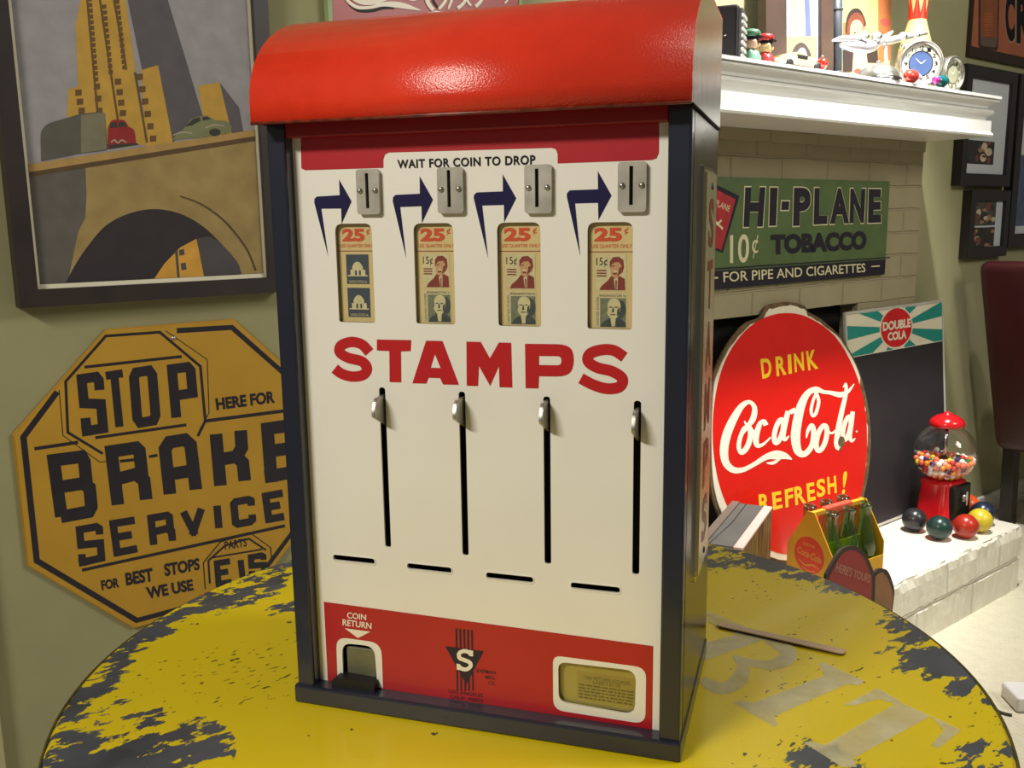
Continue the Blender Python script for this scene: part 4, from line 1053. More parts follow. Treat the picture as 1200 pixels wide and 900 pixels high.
# chalkboard with a printed header, leaning beside it
tl = at_y(990, 362, BRICK_Y - .008); tr = at_y(1103, 357, BRICK_Y - .008)
zt_ = (tl.z + tr.z) / 2
bfoot = Vector((0, 1.392, HEARTH_Z + .0075))
ln = Vector((0, BRICK_Y - .008 - bfoot.y, zt_ - bfoot.z)).normalized()
pd = Plane(((tl.x + tr.x) / 2, bfoot.y, bfoot.z), (1, 0, 0), ln)
cbd = thing('chalkboard_sign', 'black cola chalkboard with teal rayed header leaning behind the gumball machine', 'chalkboard', pd.M)
bw = (tr.x - tl.x) / 2; bh = Vector((0, BRICK_Y - .008 - bfoot.y, zt_ - bfoot.z)).length
plate('board', [[(-bw, 0), (bw, 0), (bw, bh), (-bw, bh)]], -.004, .002, mat('chalkboard_black', rgb(34, 33, 36), .6, var=.12, scale=8), cbd)
plate('frame', [[(-bw - .003, -.003), (bw + .003, -.003), (bw + .003, bh + .003), (-bw - .003, bh + .003)], [(-bw + .004, .004), (bw - .004, .004), (bw - .004, bh - .004), (-bw + .004, bh - .004)]], -.004, .004, mat('white_tin_edge', rgb(206, 206, 196), .35, .3), cbd)
c7b = crop(980, 340, 619 / 220)
Dx = lambda l: pd.pts(c7b(l))
hy = (Dx([(40, 212)])[0][1] + Dx([(350, 178)])[0][1]) / 2
cr0 = mat('cream_header_print', rgb(216, 210, 186), .45, var=.03)
flat('header_field', [[(-bw + .005, hy), (bw - .005, hy), (bw - .005, bh - .005), (-bw + .005, bh - .005)]], .0023, cr0, cbd)
teal = mat('teal_header_print', rgb(34, 134, 124), .45, var=.04)
hcx, hcy = Dx([(196, 124)])[0]
rays = []
xa, xb, ya, yb = -bw + .005, bw - .005, hy + .002, bh - .006
def edge_pt(t):
    dx, dy = math.cos(t), math.sin(t)
    ks = [((xb if dx > 0 else xa) - hcx) / dx if abs(dx) > 1e-6 else 9e9, ((yb if dy > 0 else ya) - hcy) / dy if abs(dy) > 1e-6 else 9e9]
    k = min(ks); return (hcx + dx * k, hcy + dy * k)
NR = 9
def warp(t): return math.atan2(math.sin(t), 2.3 * math.cos(t))
for k in range(NR):
    t0 = warp(k * 2 * math.pi / NR + .12); t1 = warp(k * 2 * math.pi / NR + .12 + math.pi / NR)
    if t1 < t0: t1 += 2 * math.pi
    pts_ = [(hcx, hcy), edge_pt(t0)]
    for cxx, cyy in sorted(((xb, yb), (xa, yb), (xa, ya), (xb, ya)), key=lambda c: (math.atan2(c[1] - hcy, c[0] - hcx) - t0) % (2 * math.pi)):
        if (math.atan2(cyy - hcy, cxx - hcx) - t0) % (2 * math.pi) < t1 - t0: pts_.append((cxx, cyy))
    pts_.append(edge_pt(t1)); rays.append(pts_)
flat('header_rays', rays, .0026, teal, cbd)
rad = Dx([(255, 124)])[0][0] - hcx; rad = min(rad, (bh - .004 - hy) * .47)
plate('header_disc', [ell(hcx, hcy, rad * 1.5 + .006, rad + .005)], .002, .0029, cr0, cbd)
plate('header_disc_red', [ell(hcx, hcy, rad * 1.5, rad)], .002, .0032, mat('red_disc_print', rgb(196, 36, 36), .4), cbd)
text('DOUBLE', None, Dx([(150, 106), (242, 92), (242, 122), (150, 136)]), .0035, cr0, cbd, .05)
text('COLA', None, Dx([(166, 140), (228, 130), (228, 160), (166, 168)]), .0035, cr0, cbd, .05)

# ------------------------------------------------------------------ things on the hearth
# gumball machine
GX, GY = 2.66, 1.297
gm = thing('gumball_machine', 'red gumball machine with glass globe standing on the white hearth', 'gumball machine', T_(GX, GY, HEARTH_Z + .001) @ RZ(math.radians(-93)))
gred = mat('glossy_red_cast_metal', rgb(200, 20, 28), .2, var=.04, coat=.5)
bm = bmesh.new()
def sq(h, z, rnd=.25):
    pts_ = []
    for k in range(32):
        t = 2 * math.pi * k / 32; c, s_ = math.cos(t), math.sin(t); e = .45
        pts_.append(bm.verts.new((h * math.copysign(abs(c) ** e, c), h * math.copysign(abs(s_) ** e, s_), z)))
    return pts_
rg = [sq(.062, 0), sq(.062, .008), sq(.057, .014), sq(.050, .120), sq(.053, .126), sq(.053, .134), sq(.04, .138)]
for a, b in zip(rg, rg[1:]):
    for k in range(32): bm.faces.new((a[k], a[(k + 1) % 32], b[(k + 1) % 32], b[k]))
bm.faces.new(list(reversed(rg[0]))); bm.faces.new(rg[-1])
from_bm('base', bm, gred, gm, True)
# coin mechanism on the face towards +x
bm = bmesh.new(); a_box(bm, .044, .064, -.043, .043, .026, .130, .004)
mech = from_bm('coin_mechanism', bm, mat('black_cast_metal', rgb(30, 29, 28), .35, .4, var=.2), gm)
tube('turn_handle', [(.064, 0, .092), (.074, 0, .092)], .012, M['steel'], mech, 16)
bm = bmesh.new(); a_box(bm, .072, .078, -.004, .004, .070, .114, .002); from_bm('handle_bar', bm, M['chrome'], mech)
bm = bmesh.new(); a_box(bm, .055, .068, -.022, .022, .004, .024, .003); from_bm('chute_door', bm, mat('dark_red_chute', rgb(120, 14, 20), .3), mech)
# globe
GC, GRX, GRZ = .214, .090, .086
gp = []
for k in range(0, 25):
    t = -math.pi / 2 + .50 + (math.pi - .95) * k / 24
    rr2 = GRX * math.cos(t); z = GC + GRZ * math.sin(t) * (1.0 if t < 0 else 1.08)
    if t > .2: rr2 *= 1 - .10 * (t - .2)
    gp.append((rr2, z))
lathe('glass_globe', gp, M['glass'], gm, 48)
topz = gp[-1][1]; topr = gp[-1][0]
lathe('lid', [(topr + .003, topz - .004), (topr + .012, topz - .002), (topr + .014, topz + .006), (topr + .009, topz + .018), (topr - .008, topz + .030), (.012, topz + .034), (.011, topz + .038), (.006, topz + .040), (0, topz + .040)], gred, gm, 48)
tube('center_rod', [(0, 0, .136), (0, 0, topz + .03)], .006, M['chrome'], gm, 14)
# gumballs: settled by a small relaxation
rg_ = np.random.RandomState(11); BR = .0082; NB = 210
P = np.c_[rg_.uniform(-.06, .06, NB), rg_.uniform(-.06, .06, NB), rg_.uniform(.16, .26, NB)]
def globe_fix(P):
    c = np.array([0, 0, GC]); a = np.array([GRX - BR - .0015, GRX - BR - .0015, GRZ - BR - .0015])
    q = (P - c) / a; l = np.linalg.norm(q, axis=1)
    o_ = l > 1; P[o_] = c + (P[o_] - c) / l[o_][:, None]
    P[:, 2] = np.maximum(P[:, 2], .140 + BR)
    # a filled core so that the balls seen are the ones against the glass
    rad_ = np.linalg.norm(P[:, :2], axis=1); lim = .040
    m_ = (rad_ < lim) & (P[:, 2] < .188)
    P[m_, :2] *= (lim / np.maximum(rad_[m_], 1e-4))[:, None]
    m2 = (rad_ < .0152); P[m2, :2] *= (.0152 / np.maximum(rad_[m2], 1e-4))[:, None]
    return P
for it in range(900):
    if it < 650: P[:, 2] -= .0006
    for sub in range(2):
        dd = P[:, None, :] - P[None, :, :]; dist = np.linalg.norm(dd, axis=2); np.fill_diagonal(dist, 9)
        ov = np.maximum(0, 2 * BR + .0002 - dist)
        P += (dd / dist[:, :, None] * ov[:, :, None]).sum(1) * .35
        P = globe_fix(P)
GCOLS = [('white', rgb(236, 230, 220)), ('coral', rgb(240, 110, 80)), ('red', rgb(200, 24, 26)), ('orange', rgb(246, 140, 30)), ('green', rgb(10, 110, 50)), ('yellow', rgb(236, 206, 40)), ('purple', rgb(60, 26, 90)), ('pink', rgb(240, 150, 140))]
gw = [.24, .18, .14, .14, .10, .06, .07, .07]
bm = bmesh.new(); a_ball(bm, (0, 0, 0), BR, u=16, v=10)
gme = bpy.data.meshes.new('gumball'); bm.to_mesh(gme); bm.free()
for p in gme.polygons: p.use_smooth = True
gmeshes = {}
for n_, c_ in GCOLS:
    mm = gme.copy(); mm.materials.append(mat(n_ + '_candy_shell', c_, .25, var=.03, coat=.3)); gmeshes[n_] = mm
gmw = gm.matrix_basis.copy()
for k in range(NB):
    n_ = GCOLS[rg_.choice(len(GCOLS), p=gw)][0]
    o = bpy.data.objects.new('gumball', gmeshes[n_]); COL.objects.link(o)
    o.location = gmw @ Vector(P[k])
    tag(o, 'small glossy %s gumball among the mixed gumballs in the glass globe' % n_, 'gumball', '%s gumballs in the glass globe' % n_)

# bocce balls round the machine
RB = .0345
def hearth_ball(x, y, c, nm, label):
    t = thing('bocce_ball', label, 'ball', (x, y, HEARTH_Z + RB + .0005))
    ball('ball_body', (0, 0, 0), RB, mat(nm, c, .3, var=.12, scale=50, coat=.2), t, u=40, v=24)
    b_ = bmesh.new()
    for z_ in (-.3, .3):
        rr3 = RB * math.sqrt(1 - z_ * z_)
        a_lathe(b_, [(rr3 - .0006, RB * z_ - .001), (rr3 + .0003, RB * z_), (rr3 - .0006, RB * z_ + .001)], 40)
    g_ = from_bm('groove_band', b_, mat(nm + '_groove', tuple(x_ * .75 for x_ in c[:3]) + (1,), .5), t, True)
    g_.rotation_euler = (.9, .4, x * 9)
hearth_ball(2.528, 1.308, rgb(40, 40, 42), 'black_resin', 'black ball, leftmost of the balls around the gumball machine')
hearth_ball(2.512, 1.226, rgb(26, 56, 52), 'dark_green_resin', 'dark green ball in front of the gumball machine')
hearth_ball(2.581, 1.184, rgb(170, 44, 26), 'brick_red_resin', 'brick red ball in front of the yellow ball')
hearth_ball(2.662, 1.182, rgb(206, 186, 50), 'mustard_yellow_resin', 'mustard yellow ball behind the brick red ball')
hearth_ball(2.735, 1.208, rgb(30, 40, 60), 'navy_resin', 'navy ball behind the yellow ball on the hearth')
hearth_ball(2.775, 1.272, rgb(226, 90, 36), 'orange_resin', 'orange ball behind the gumball machine')

# six-pack carrier with bottles
KX, KY = 1.978, 1.219
kM = T_(KX, KY, HEARTH_Z + .001) @ RZ(math.radians(-5))
bottom_w = .066
ck = thing('bottle_carrier', 'yellow cardboard six bottle carrier with red disc standing on the hearth', 'bottle carrier', kM)
ky = mat('yellow_card', rgb(216, 160, 30), .6, var=.05)
kl, kw, kh = .098, .066, .10      # half length (x), half width (y), wall height
ztop = .214
endp = [(-kw, 0), (kw, 0), (kw, .12), (.010, ztop), (-.010, ztop), (-kw, .12)]
YZ = Matrix(((0, 0, 1, 0), (1, 0, 0, 0), (0, 1, 0, 0), (0, 0, 0, 1)))
for sx in (-1, 1):
    e_ = plate('end_panel', [[(-y, z) for y, z in endp]], -.0012, .0012, ky, ck, T_(sx * kl, 0, 0) @ YZ)
    if sx < 0:
        Dm = T_(-kl - .0016, 0, 0) @ Matrix(((0, 0, -1, 0), (-1, 0, 0, 0), (0, 1, 0, 0), (0, 0, 0, 1)))
        flat('red_disc', [ell(0, .105, .044, .046, 36)], 0, mat('orange_red_disc', rgb(220, 70, 40), .5), e_, Dm)
        text('Coca-Cola', None, [(-.034, .120), (.036, .112), (.036, .094), (-.034, .102)], .0004, mat('tan_script', rgb(222, 150, 60), .5), e_, .02, Dm, shear=.3)
        text('DRINK', None, [(-.018, .134), (.018, .134), (.018, .127), (-.018, .127)], .0004, bpy.data.materials['tan_script'], e_, .01, Dm)
        flat('disc_swirl', [q for q in brush([(-.03, .088, .002), (-.01, .078, .004), (.012, .084, .004), (.032, .078, .002)], 5)] + [q for q in brush([(-.02, .072, .002), (0, .066, .003), (.02, .070, .002)], 5)], .0004, bpy.data.materials['tan_script'], e_, Dm)
for sy in (-1, 1):
    box('side_wall', (-kl, kl, sy * kw - .001, sy * kw + .001, 0, .085), ky, ck)
box('bottom', (-kl, kl, -kw, kw, 0, .002), ky, ck)
box('divider', (-kl, kl, -.001, .001, .002, .12), ky, ck)
box('top_rail', (-kl, kl, -.006, .006, ztop - .012, ztop - .001), ky, ck, .001)
box('handle', (-.052, .048, -.0085, .0085, ztop - .016, ztop + .003), mat('red_card_handle', rgb(224, 84, 60), .5), ck, .003)
bprof = [(0, .004), (.020, 0), (.0285, .003), (.0292, .012), (.028, .050), (.0262, .066), (.0275, .082), (.0285, .096), (.024, .122), (.0165, .150), (.0135, .172), (.0125, .186), (.0145, .190), (.0145, .197), (.0118, .200), (.0105, .199)]
bot0 = None
bl_lab = {(-1, -1): 'empty green glass bottle in front of the carrier divider, nearest the disc end', (0, -1): 'empty green glass bottle in the front row, middle of the carrier', (1, -1): 'empty green glass bottle in the front row, at the far right end of the carrier',
          (-1, 1): 'empty green glass bottle in the back row of the carrier, nearest the disc end', (0, 1): 'empty green glass bottle in the back row, middle of the carrier', (1, 1): 'empty green glass bottle in the back row, at the far right end of the carrier'}
def bottle():
    t = thing('glass_bottle', '', 'bottle')
    lathe('bottle_body', bprof, M['greenglass'], t, 28)
    lathe('bottle_lip', [(.0148, .189), (.0156, .193), (.0148, .1975), (.0120, .2004), (.0105, .1996)], glass('bottle_lip_glass', (.72, .86, .78, 1), .3), t, 28)
    bmx = bmesh.new()
    for k in range(10):
        a_ = 2 * math.pi * k / 10
        a_tube(bmx, [((.0286 + .0006) * math.cos(a_), (.0286 + .0006) * math.sin(a_), .016), (.0288 * math.cos(a_), .0288 * math.sin(a_), .045)], .0009, 6)
    from_bm('bottle_ribs', bmx, M['greenglass'], t, True)
    return t
bproto = bottle()
first = True
for (i, j), lb in bl_lab.items():
    if first: o = bproto; first = False
    else:
        o = bproto.copy(); COL.objects.link(o)
        for ch in bproto.children:
            c_ = ch.copy(); COL.objects.link(c_); c_.parent = o
    o.matrix_basis = kM @ T_(i * .0635, j * .0326, .0025) @ Matrix.Scale(1.07, 4)
    tag(o, lb, 'bottle', 'empty bottles in the yellow carrier')

# lobed dark red display sign in front of the hearth
py_ = Plane((1.9, 1.085, 0), (1, 0, 0), (0, 0.03, 1))
yc = py_.at(998, 705)
ys = thing('display_sign', 'dark red two-lobed sign standing on the floor against the hearth front', 'sign', py_.M @ T_(yc[0], 0.002, 0))
Yx = lambda l: [(p[0] - yc[0], p[1]) for p in py_.pts(crop(920, 575, 900 / 140)(l))]
oy_ = Yx([(305, 635), (345, 560), (400, 470), (450, 432), (500, 422), (545, 432), (600, 480), (640, 560), (665, 625)])
lo = Yx([(665, 625), (695, 598), (735, 592), (770, 612), (800, 680), (818, 760), (808, 870)])
xl, xr_ = oy_[0][0], lo[-1][0]
outl = catmull(oy_, 4)[:-1] + catmull(lo, 4) + [(xr_ - .01, lo[-1][1] - .05), (.12, .08), (.10, .0), (-.07, .0), (-.09, .08), (xl - .004, oy_[0][1] - .05)]
dkb = mat('dark_brown_sign_edge', rgb(40, 24, 16), .6)
plate('sign_board', [outl], -.004, .002, dkb, ys)
cxs = sum(p[0] for p in oy_) / len(oy_); 
inner = [(p[0] * .90 + cxs * .10, p[1] - .010) for p in catmull(oy_, 4)]
flat('red_field', [inner + [(inner[-1][0] + .0, .14), (0, .10), (inner[0][0] + .01, .14)]], .0023, mat('maroon_sign_print', rgb(128, 34, 30), .6, var=.08), ys)
flat('brown_lobe', [[(p[0] - .008 if k > 8 else p[0] + .004, p[1] - .010) for k, p in enumerate(catmull(lo, 4))] + [(lo[-1][0] - .02, .12), (lo[0][0] + .005, .16)]], .0026, mat('brown_sign_print', rgb(124, 84, 52), .6, var=.15, scale=20), ys)
text("HERE'S YOURS", None, Yx([(385, 545), (640, 640), (628, 700), (370, 612)]), .0029, mat('dull_tan_print', rgb(158, 112, 90), .6), ys, .01)

# grey topped box behind the table
bt = .43
q0 = at_z(900, 590, bt); q1 = at_z(857, 648, bt); q2 = at_z(853, 583, bt)
dirv = (q1 - q0); dirv.z = 0; dirn = dirv.normalized()
ba = math.atan2(-dirn.y, -dirn.x)
ll = min(dirv.length, .31); wd_ = min(.105, (q2 - q0).length)
BM = T_(q0.x - .012, q0.y - .022, HEARTH_Z + .001) @ RZ(ba)       # local -x runs towards the viewer, +y to the left
gb_ = thing('storage_box', 'grey topped box with pale pink edge and streaked yellow side behind the table', 'box', BM)
hB = bt - HEARTH_Z - .001
bm = bmesh.new(); a_box(bm, -ll, 0, .004, wd_, 0, hB - .003, .002); from_bm('box_body', bm, mat('grey_card_box', rgb(96, 92, 84), .7, var=.1), gb_)
def streak():
    m = mat('streaked_print', rgb(150, 130, 40), .5)
    nt = m.node_tree; b = nt.nodes['Principled BSDF']; no = nt.nodes.new('ShaderNodeTexNoise'); no.inputs['Scale'].default_value = 1; no.inputs['Detail'].default_value = 4
    tc = nt.nodes.new('ShaderNodeTexCoord'); mpn = nt.nodes.new('ShaderNodeMapping'); mpn.inputs['Scale'].default_value = (90, 90, 6)
    nt.links.new(tc.outputs['Object'], mpn.inputs[0]); nt.links.new(mpn.outputs[0], no.inputs['Vector'])
    r = nt.nodes.new('ShaderNodeValToRGB'); e = r.color_ramp.elements
    e[0].position = .35; e[0].color = rgb(48, 28, 28); e[1].position = .72; e[1].color = rgb(150, 130, 40)
    for p_, c_ in ((.44, rgb(66, 42, 44)), (.50, rgb(120, 98, 14)), (.56, rgb(64, 42, 30)), (.62, rgb(140, 118, 18))):
        x = e.new(p_); x.color = c_
    nt.links.new(no.outputs['Fac'], r.inputs[0]); nt.links.new(r.outputs[0], b.inputs['Base Color'])
    return m
box('printed_side', (-ll + .001, -.001, .001, .004, .002, hB - .006), streak(), gb_)
box('top_lining', (-ll + .002, -.002, .02, wd_ - .001, hB - .003, hB - .001), mat('dark_grey_top', rgb(78, 76, 70), .8, var=.12), gb_)
box('pink_edge', (-ll, 0, 0, .020, hB - .006, hB), mat('pale_pink_edge', rgb(206, 170, 160), .6, var=.05), gb_, .001)
tube('top_crease', [(-ll + .004, wd_ * .72, hB - .001), (-ll * .5, wd_ * .60, hB - .0005), (-.004, wd_ * .62, hB - .001)], .0012, M['black'], gb_, 6)
box('top_bar', (-ll + .004, -.004, wd_ - .022, wd_ - .004, hB - .001, hB + .004), mat('brown_grey_bar', rgb(96, 82, 70), .7), gb_, .001)

# ------------------------------------------------------------------ things on the mantel
MZ = 1.4275
def spot_y(u, v, y): return at_y(u, v, y)
# black box with ribbed side
p = at_y(865, 50, 1.30)
bb = thing('black_radio', 'black box with ribbed right side at the left of the mantel', 'radio', T_(p.x, 1.30, MZ) @ RZ(math.radians(-60)))
gbk = mat('satin_black_enamel', rgb(26, 23, 26), .55, var=.15, spec=.3)
bm = bmesh.new(); a_box(bm, -.17, 0, 0, .075, 0, .118, .008, 3); from_bm('case', bm, gbk, bb)
gr = plate('side_grille', [rrect([(.006, .004), (.070, .004), (.070, .112), (.006, .112)], .012)], 0, .004, mat('dark_grey_grille', rgb(54, 54, 56), .4, .3), bb, YZ)
for k in range(7):
    box('grille_slat', (.003, .009, .010, .066, .012 + k * .0135, .019 + k * .0135), mat('silver_grille_slat', rgb(200, 198, 192), .35, .5), gr, .001)
lathe('dial', [(0, .006), (.022, .005), (.025, 0)], mat('white_dial', rgb(240, 238, 232), .3), bb, 24, T_(-.075, 0, .084) @ Matrix.Rotation(math.pi / 2, 4, 'X'))
tube('dial_pointer', [(-.085, -.003, .040), (-.025, -.003, .056)], .0018, M['chrome'], bb, 8)
# two capped wooden figures
def figure(u, v, y, sc, cap, body, face, label, turn):
    p = at_y(u, v, y)
    t = thing('capped_figurine', label, 'figurine', T_(p.x, y, MZ) @ RZ(turn) @ Matrix.Scale(sc, 4), 'capped figurines on the mantel')
    cm = mat(label.split()[1] + '_cap_paint', cap, .4); bmm = mat(label.split()[1] + '_body_paint', body, .4); fm = mat('pale_face_paint', face, .45)
    lathe('body', [(0, 0), (.026, 0), (.030, .012), (.028, .030), (.020, .044), (.010, .050), (0, .051)], bmm, t, 28)
    bm_ = bmesh.new(); a_box(bm_, -.021, .021, -.019, .019, .048, .074, .008, 3); hd_ = from_bm('head', bm_, fm, t, True)
    ball('nose', (0, -.020, .060), .006, fm, hd_)
    for sx in (-1, 1): ball('eye', (sx * .008, -.0185, .066), .0022, M['ink'], hd_, u=10, v=8)
    lathe('cap_band', [(.0205, .072), (.0218, .073), (.0215, .080), (.020, .081)], M['ink'], t, 28)
    lathe('cap', [(.0205, .080), (.024, .084), (.026, .092), (.020, .099), (.008, .102), (0, .102)], cm, t, 28)
    plate('cap_brim', [ell(0, -.016, .017, .016, 24)], .0785, .0815, M['ink'], t)
    for sx in (-1, 1): ball('arm', (sx * .027, -.004, .030), .010, bmm, t, .8, .9, 1.5, 14, 10)
    return t
figure(880, 50, 1.335, .80, rgb(70, 122, 90), rgb(112, 156, 132), rgb(190, 154, 128), 'small green capped figurine on the mantel beside the black box', .5)
figure(896.5, 55, 1.335, .76, rgb(176, 34, 32), rgb(180, 44, 50), rgb(200, 172, 122), 'small red capped figurine on the mantel between green figurine and small print', .5)
# small framed print of the same bridge
pm = Plane((0, 1.462, MZ), (1, 0, 0), (0, .05, 1))
fl = thing('small_framed_print', 'small dark framed print of an arched bridge and tower on the mantel', 'framed print', pm.M @ T_(2.06, 0, 0))
pmx = lambda u, v: (pm.at(u, v)[0] - 2.06, pm.at(u, v)[1])
mz = .002
a0 = pmx(893, 30)[0]; a1 = pmx(917, 50)[0]; a2 = pmx(958, 50)[0]; a3 = pmx(972, 60)[0]
plate('frame', [[(a0, mz), (a3, mz), (a3, .42), (a0, .42)], [(a1, mz + .04), (a2, mz + .04), (a2, .39), (a1, .39)]], -.012, .012, mat('brown_frame_wood', rgb(66, 50, 40), .5, var=.2), fl)
plate('print_sheet', [[(a1 - .002, mz + .02), (a2 + .002, mz + .02), (a2 + .002, .40), (a1 - .002, .40)]], -.008, .002, mat('pale_sky_print', rgb(150, 156, 184), .6), fl)
cm2 = crop(915, 0, 953 / 90)
Fx = lambda l: [pmx(*p) for p in cm2(l)]
flat('printed_tower', [Fx([(88, -400), (270, -400), (300, 450), (100, 450)])], .0023, mat('pale_tan_print', rgb(156, 144, 124), .6, var=.06), fl)
flat('printed_tower_shade', [Fx([(270, -400), (330, -400), (365, 450), (300, 450)])], .0023, mat('violet_blue_print', rgb(84, 92, 140), .6), fl)
flat('printed_bridge', [Fx([(10, 460), (440, 450), (440, 720), (10, 720)])], .0025, mat('tan_bridge_print', rgb(150, 130, 100), .6, var=.05), fl)
flat('printed_arch', [Fx(catmull([(120, 700), (140, 620), (180, 560), (240, 530), (300, 560), (345, 630), (370, 700)], 4))], .0027, mat('brown_arch_print', rgb(62, 52, 46), .6), fl)
flat('printed_arch_light', [Fx(catmull([(180, 700), (200, 640), (240, 596), (285, 610), (320, 700)], 4))], .0029, bpy.data.materials['pale_sky_print'], fl)
# cream model car
pcr = at_y(932, 72, 1.33)
mcar = thing('model_car', 'cream model car on the mantel in front of the small framed print', 'model car', T_(pcr.x - .004, 1.335, MZ) @ Matrix.Scale(.80, 4))
creamcar = mat('cream_car_paint', rgb(164, 152, 112), .25, var=.03, coat=.5)
cp_ = catmull([(-.105, .008), (-.108, .022), (-.09, .034), (-.065, .040), (-.04, .052), (0, .056), (.03, .048), (.06, .040), (.095, .034), (.108, .022), (.108, .008)], 4)
b_ = bmesh.new(); a_plate(b_, [cp_], -.036, .036)
bmesh.ops.recalc_face_normals(b_, faces=b_.faces)
es = [e for e in b_.edges if len(e.link_faces) == 2 and abs(abs(e.verts[0].co.z) - .036) < 1e-6 and abs(e.verts[0].co.z - e.verts[1].co.z) < 1e-6 and any(abs(f.normal.z) < .5 for f in e.link_faces)]
bmesh.ops.bevel(b_, geom=es, offset=.010, segments=3, affect='EDGES')
from_bm('car_body', b_, creamcar, mcar, True, Matrix(((1, 0, 0, 0), (0, 0, -1, 0), (0, 1, 0, 0), (0, 0, 0, 1))))
for sx in (-.065, .068):
    for sy in (-.037, .032):
        lathe('wheel', [(0, 0), (.013, 0), (.016, .002), (.016, .006), (.013, .008), (0, .008)], M['black'], mcar, 20, T_(sx, sy + .003, .0165) @ Matrix.Rotation(math.pi / 2, 4, 'X'))
box('car_window', (-.028, .022, -.0365, -.033, .036, .047), M['black'], mcar, .001)
p = at_y(963.5, 72, 1.305)
ro = thing('red_ornament', 'tiny round red ornament beside the cream model car', 'ornament', T_(p.x, 1.305, MZ))
ball('ornament_body', (0, 0, .025), .013, mat('glossy_red_paint', rgb(206, 40, 26), .2, coat=.5), ro)
lathe('ornament_stand', [(0, 0), (.012, 0), (.010, .004), (.004, .008), (.004, .015)], M['black'], ro, 20)
ball('ornament_knob', (0, 0, .040), .004, M['steel'], ro, u=12, v=8)
# framed vintage picture of a woman
pg = Plane((0, 1.470, MZ), (1, 0, 0), (0, .05, 1))
gf = thing('vintage_picture', 'vintage picture of a woman in a dark bonnet framed in slate grey on the mantel', 'picture', pg.M @ T_(2.38, 0, 0))
gx = lambda l: [(pg.at(*p)[0] - 2.38, pg.at(*p)[1]) for p in crop(970, 0, 853 / 90)(l)]
g0 = gx([(40, 600)])[0][0]; g1 = gx([(122, 600)])[0][0]; g2 = gx([(695, 300)])[0][0]
plate('picture_sheet', [[(g0, .002), (g2, .002), (g2, .34), (g0, .34)]], -.006, .0, mat('pale_yellow_print', rgb(166, 154, 100), .6, var=.08, scale=12), gf)
bm = bmesh.new()
xm = (g0 + g1) / 2; ww = (g1 - g0) / 2
a_tube(bm, [(xm, z, .004) for z in (.002, .34)], ww * .85, 12)
for z in (.05, .13, .21, .29): a_tube(bm, [(xm, z - .004, .004), (xm, z, .004), (xm, z + .004, .004)], [ww * .85, ww * 1.08, ww * .85], 12)
from_bm('bamboo_frame', bm, mat('slate_grey_bamboo', rgb(54, 60, 66), .45, var=.12), gf, True)
flat('printed_teal', [gx([(122, -300), (165, -300), (165, 700), (122, 700)])], .0004, mat('pale_teal_print', rgb(128, 154, 138), .6), gf)
otp = mat('orange_tan_print', rgb(156, 94, 50), .6, var=.15)
for q in ([(560, -300), (700, -300), (700, 660), (560, 700)], [(165, 250), (225, 250), (225, 400), (165, 420)]): flat('printed_orange', [gx(q)], .0004, otp, gf)
flat('printed_blouse', [gx([(250, 820), (270, 600), (330, 540), (440, 560), (540, 700), (560, 860)])], .0004, mat('cream_blouse_print', rgb(176, 160, 124), .6), gf)
djp = mat('dark_jacket_print', rgb(44, 31, 29), .6)
for q in ([(165, 800), (165, 560), (215, 520), (285, 560), (270, 800)], [(430, 590), (550, 540), (560, 700), (440, 700)]): flat('printed_jacket', [gx(q)], .0007, djp, gf)
flat('printed_bonnet', [gx(catmull([(200, 380), (205, 220), (240, 130), (300, 92), (360, 110), (400, 180), (425, 270), (400, 300), (300, 330)], 4, True))], .0006, bpy.data.materials['dark_jacket_print'], gf)
flat('printed_hair', [gx(catmull([(215, 400), (225, 240), (270, 160), (330, 140), (385, 190), (405, 270), (380, 400), (300, 420)], 4, True))], .0008, mat('auburn_hair_print', rgb(106, 52, 34), .6, var=.15), gf)
flat('printed_face', [gx(catmull([(245, 380), (250, 290), (285, 230), (340, 225), (380, 270), (390, 350), (370, 430), (320, 470), (275, 440)], 4, True))], .0010, mat('pale_skin_print', rgb(184, 148, 112), .6), gf)
flat('printed_features', [gx(ell(298, 366, 14, 8, 12)), gx(ell(375, 322, 9, 7, 12)), gx([(320, 430), (350, 424), (345, 440), (322, 442)])], .0012, bpy.data.materials['dark_jacket_print'], gf)
rsp = mat('rose_print', rgb(160, 70, 60), .6)
for q in (ell(640, 250, 60, 40, 16, .5), ell(330, 790, 40, 30, 16)): flat('printed_flower', [gx(q)], .0008, rsp, gf)
M['bright'] = mat('bright_satin_chrome', rgb(226, 226, 228), .3, .75, var=.05)
# chrome hood ornament
p = at_y(1040, 46, 1.36); ho_z = p.z
ho = thing('chrome_ornament', 'chrome winged car ornament on a stem in front of the vintage picture', 'ornament', T_(p.x, 1.36, MZ))
hx = lambda u, v: (at_y(u, v, 1.36).x - p.x, 0, at_y(u, v, 1.36).z - MZ)
c33 = crop(970, 0, 853 / 90)
def hpts(l): return [hx(*q) for q in c33(l)]
tube('ornament_body', hpts([(150, 500), (260, 515), (400, 530), (500, 510), (600, 440), (720, 350)]), [.006, .012, .016, .014, .010, .003], M['bright'], ho, 14)
tube('ornament_wing', hpts([(50, 450), (140, 430), (260, 430), (380, 440)]), [.002, .007, .009, .006], M['bright'], ho, 12)
tube('ornament_tail', hpts([(560, 470), (700, 450), (820, 420), (960, 395), (1100, 370)]), [.008, .010, .010, .007, .004], M['bright'], ho, 12)
for u, v, r in ((375, 412, .012), (510, 415, .013), (800, 410, .011), (955, 395, .008)):
    q = hpts([(u, v)])[0]; ball('ornament_boss', (q[0], -.008, q[2]), r, M['bright'], ho, u=18, v=12)
    ball('boss_center', (q[0], -.008 - r * .85, q[2]), r * .35, M['black'], ho, u=10, v=8)
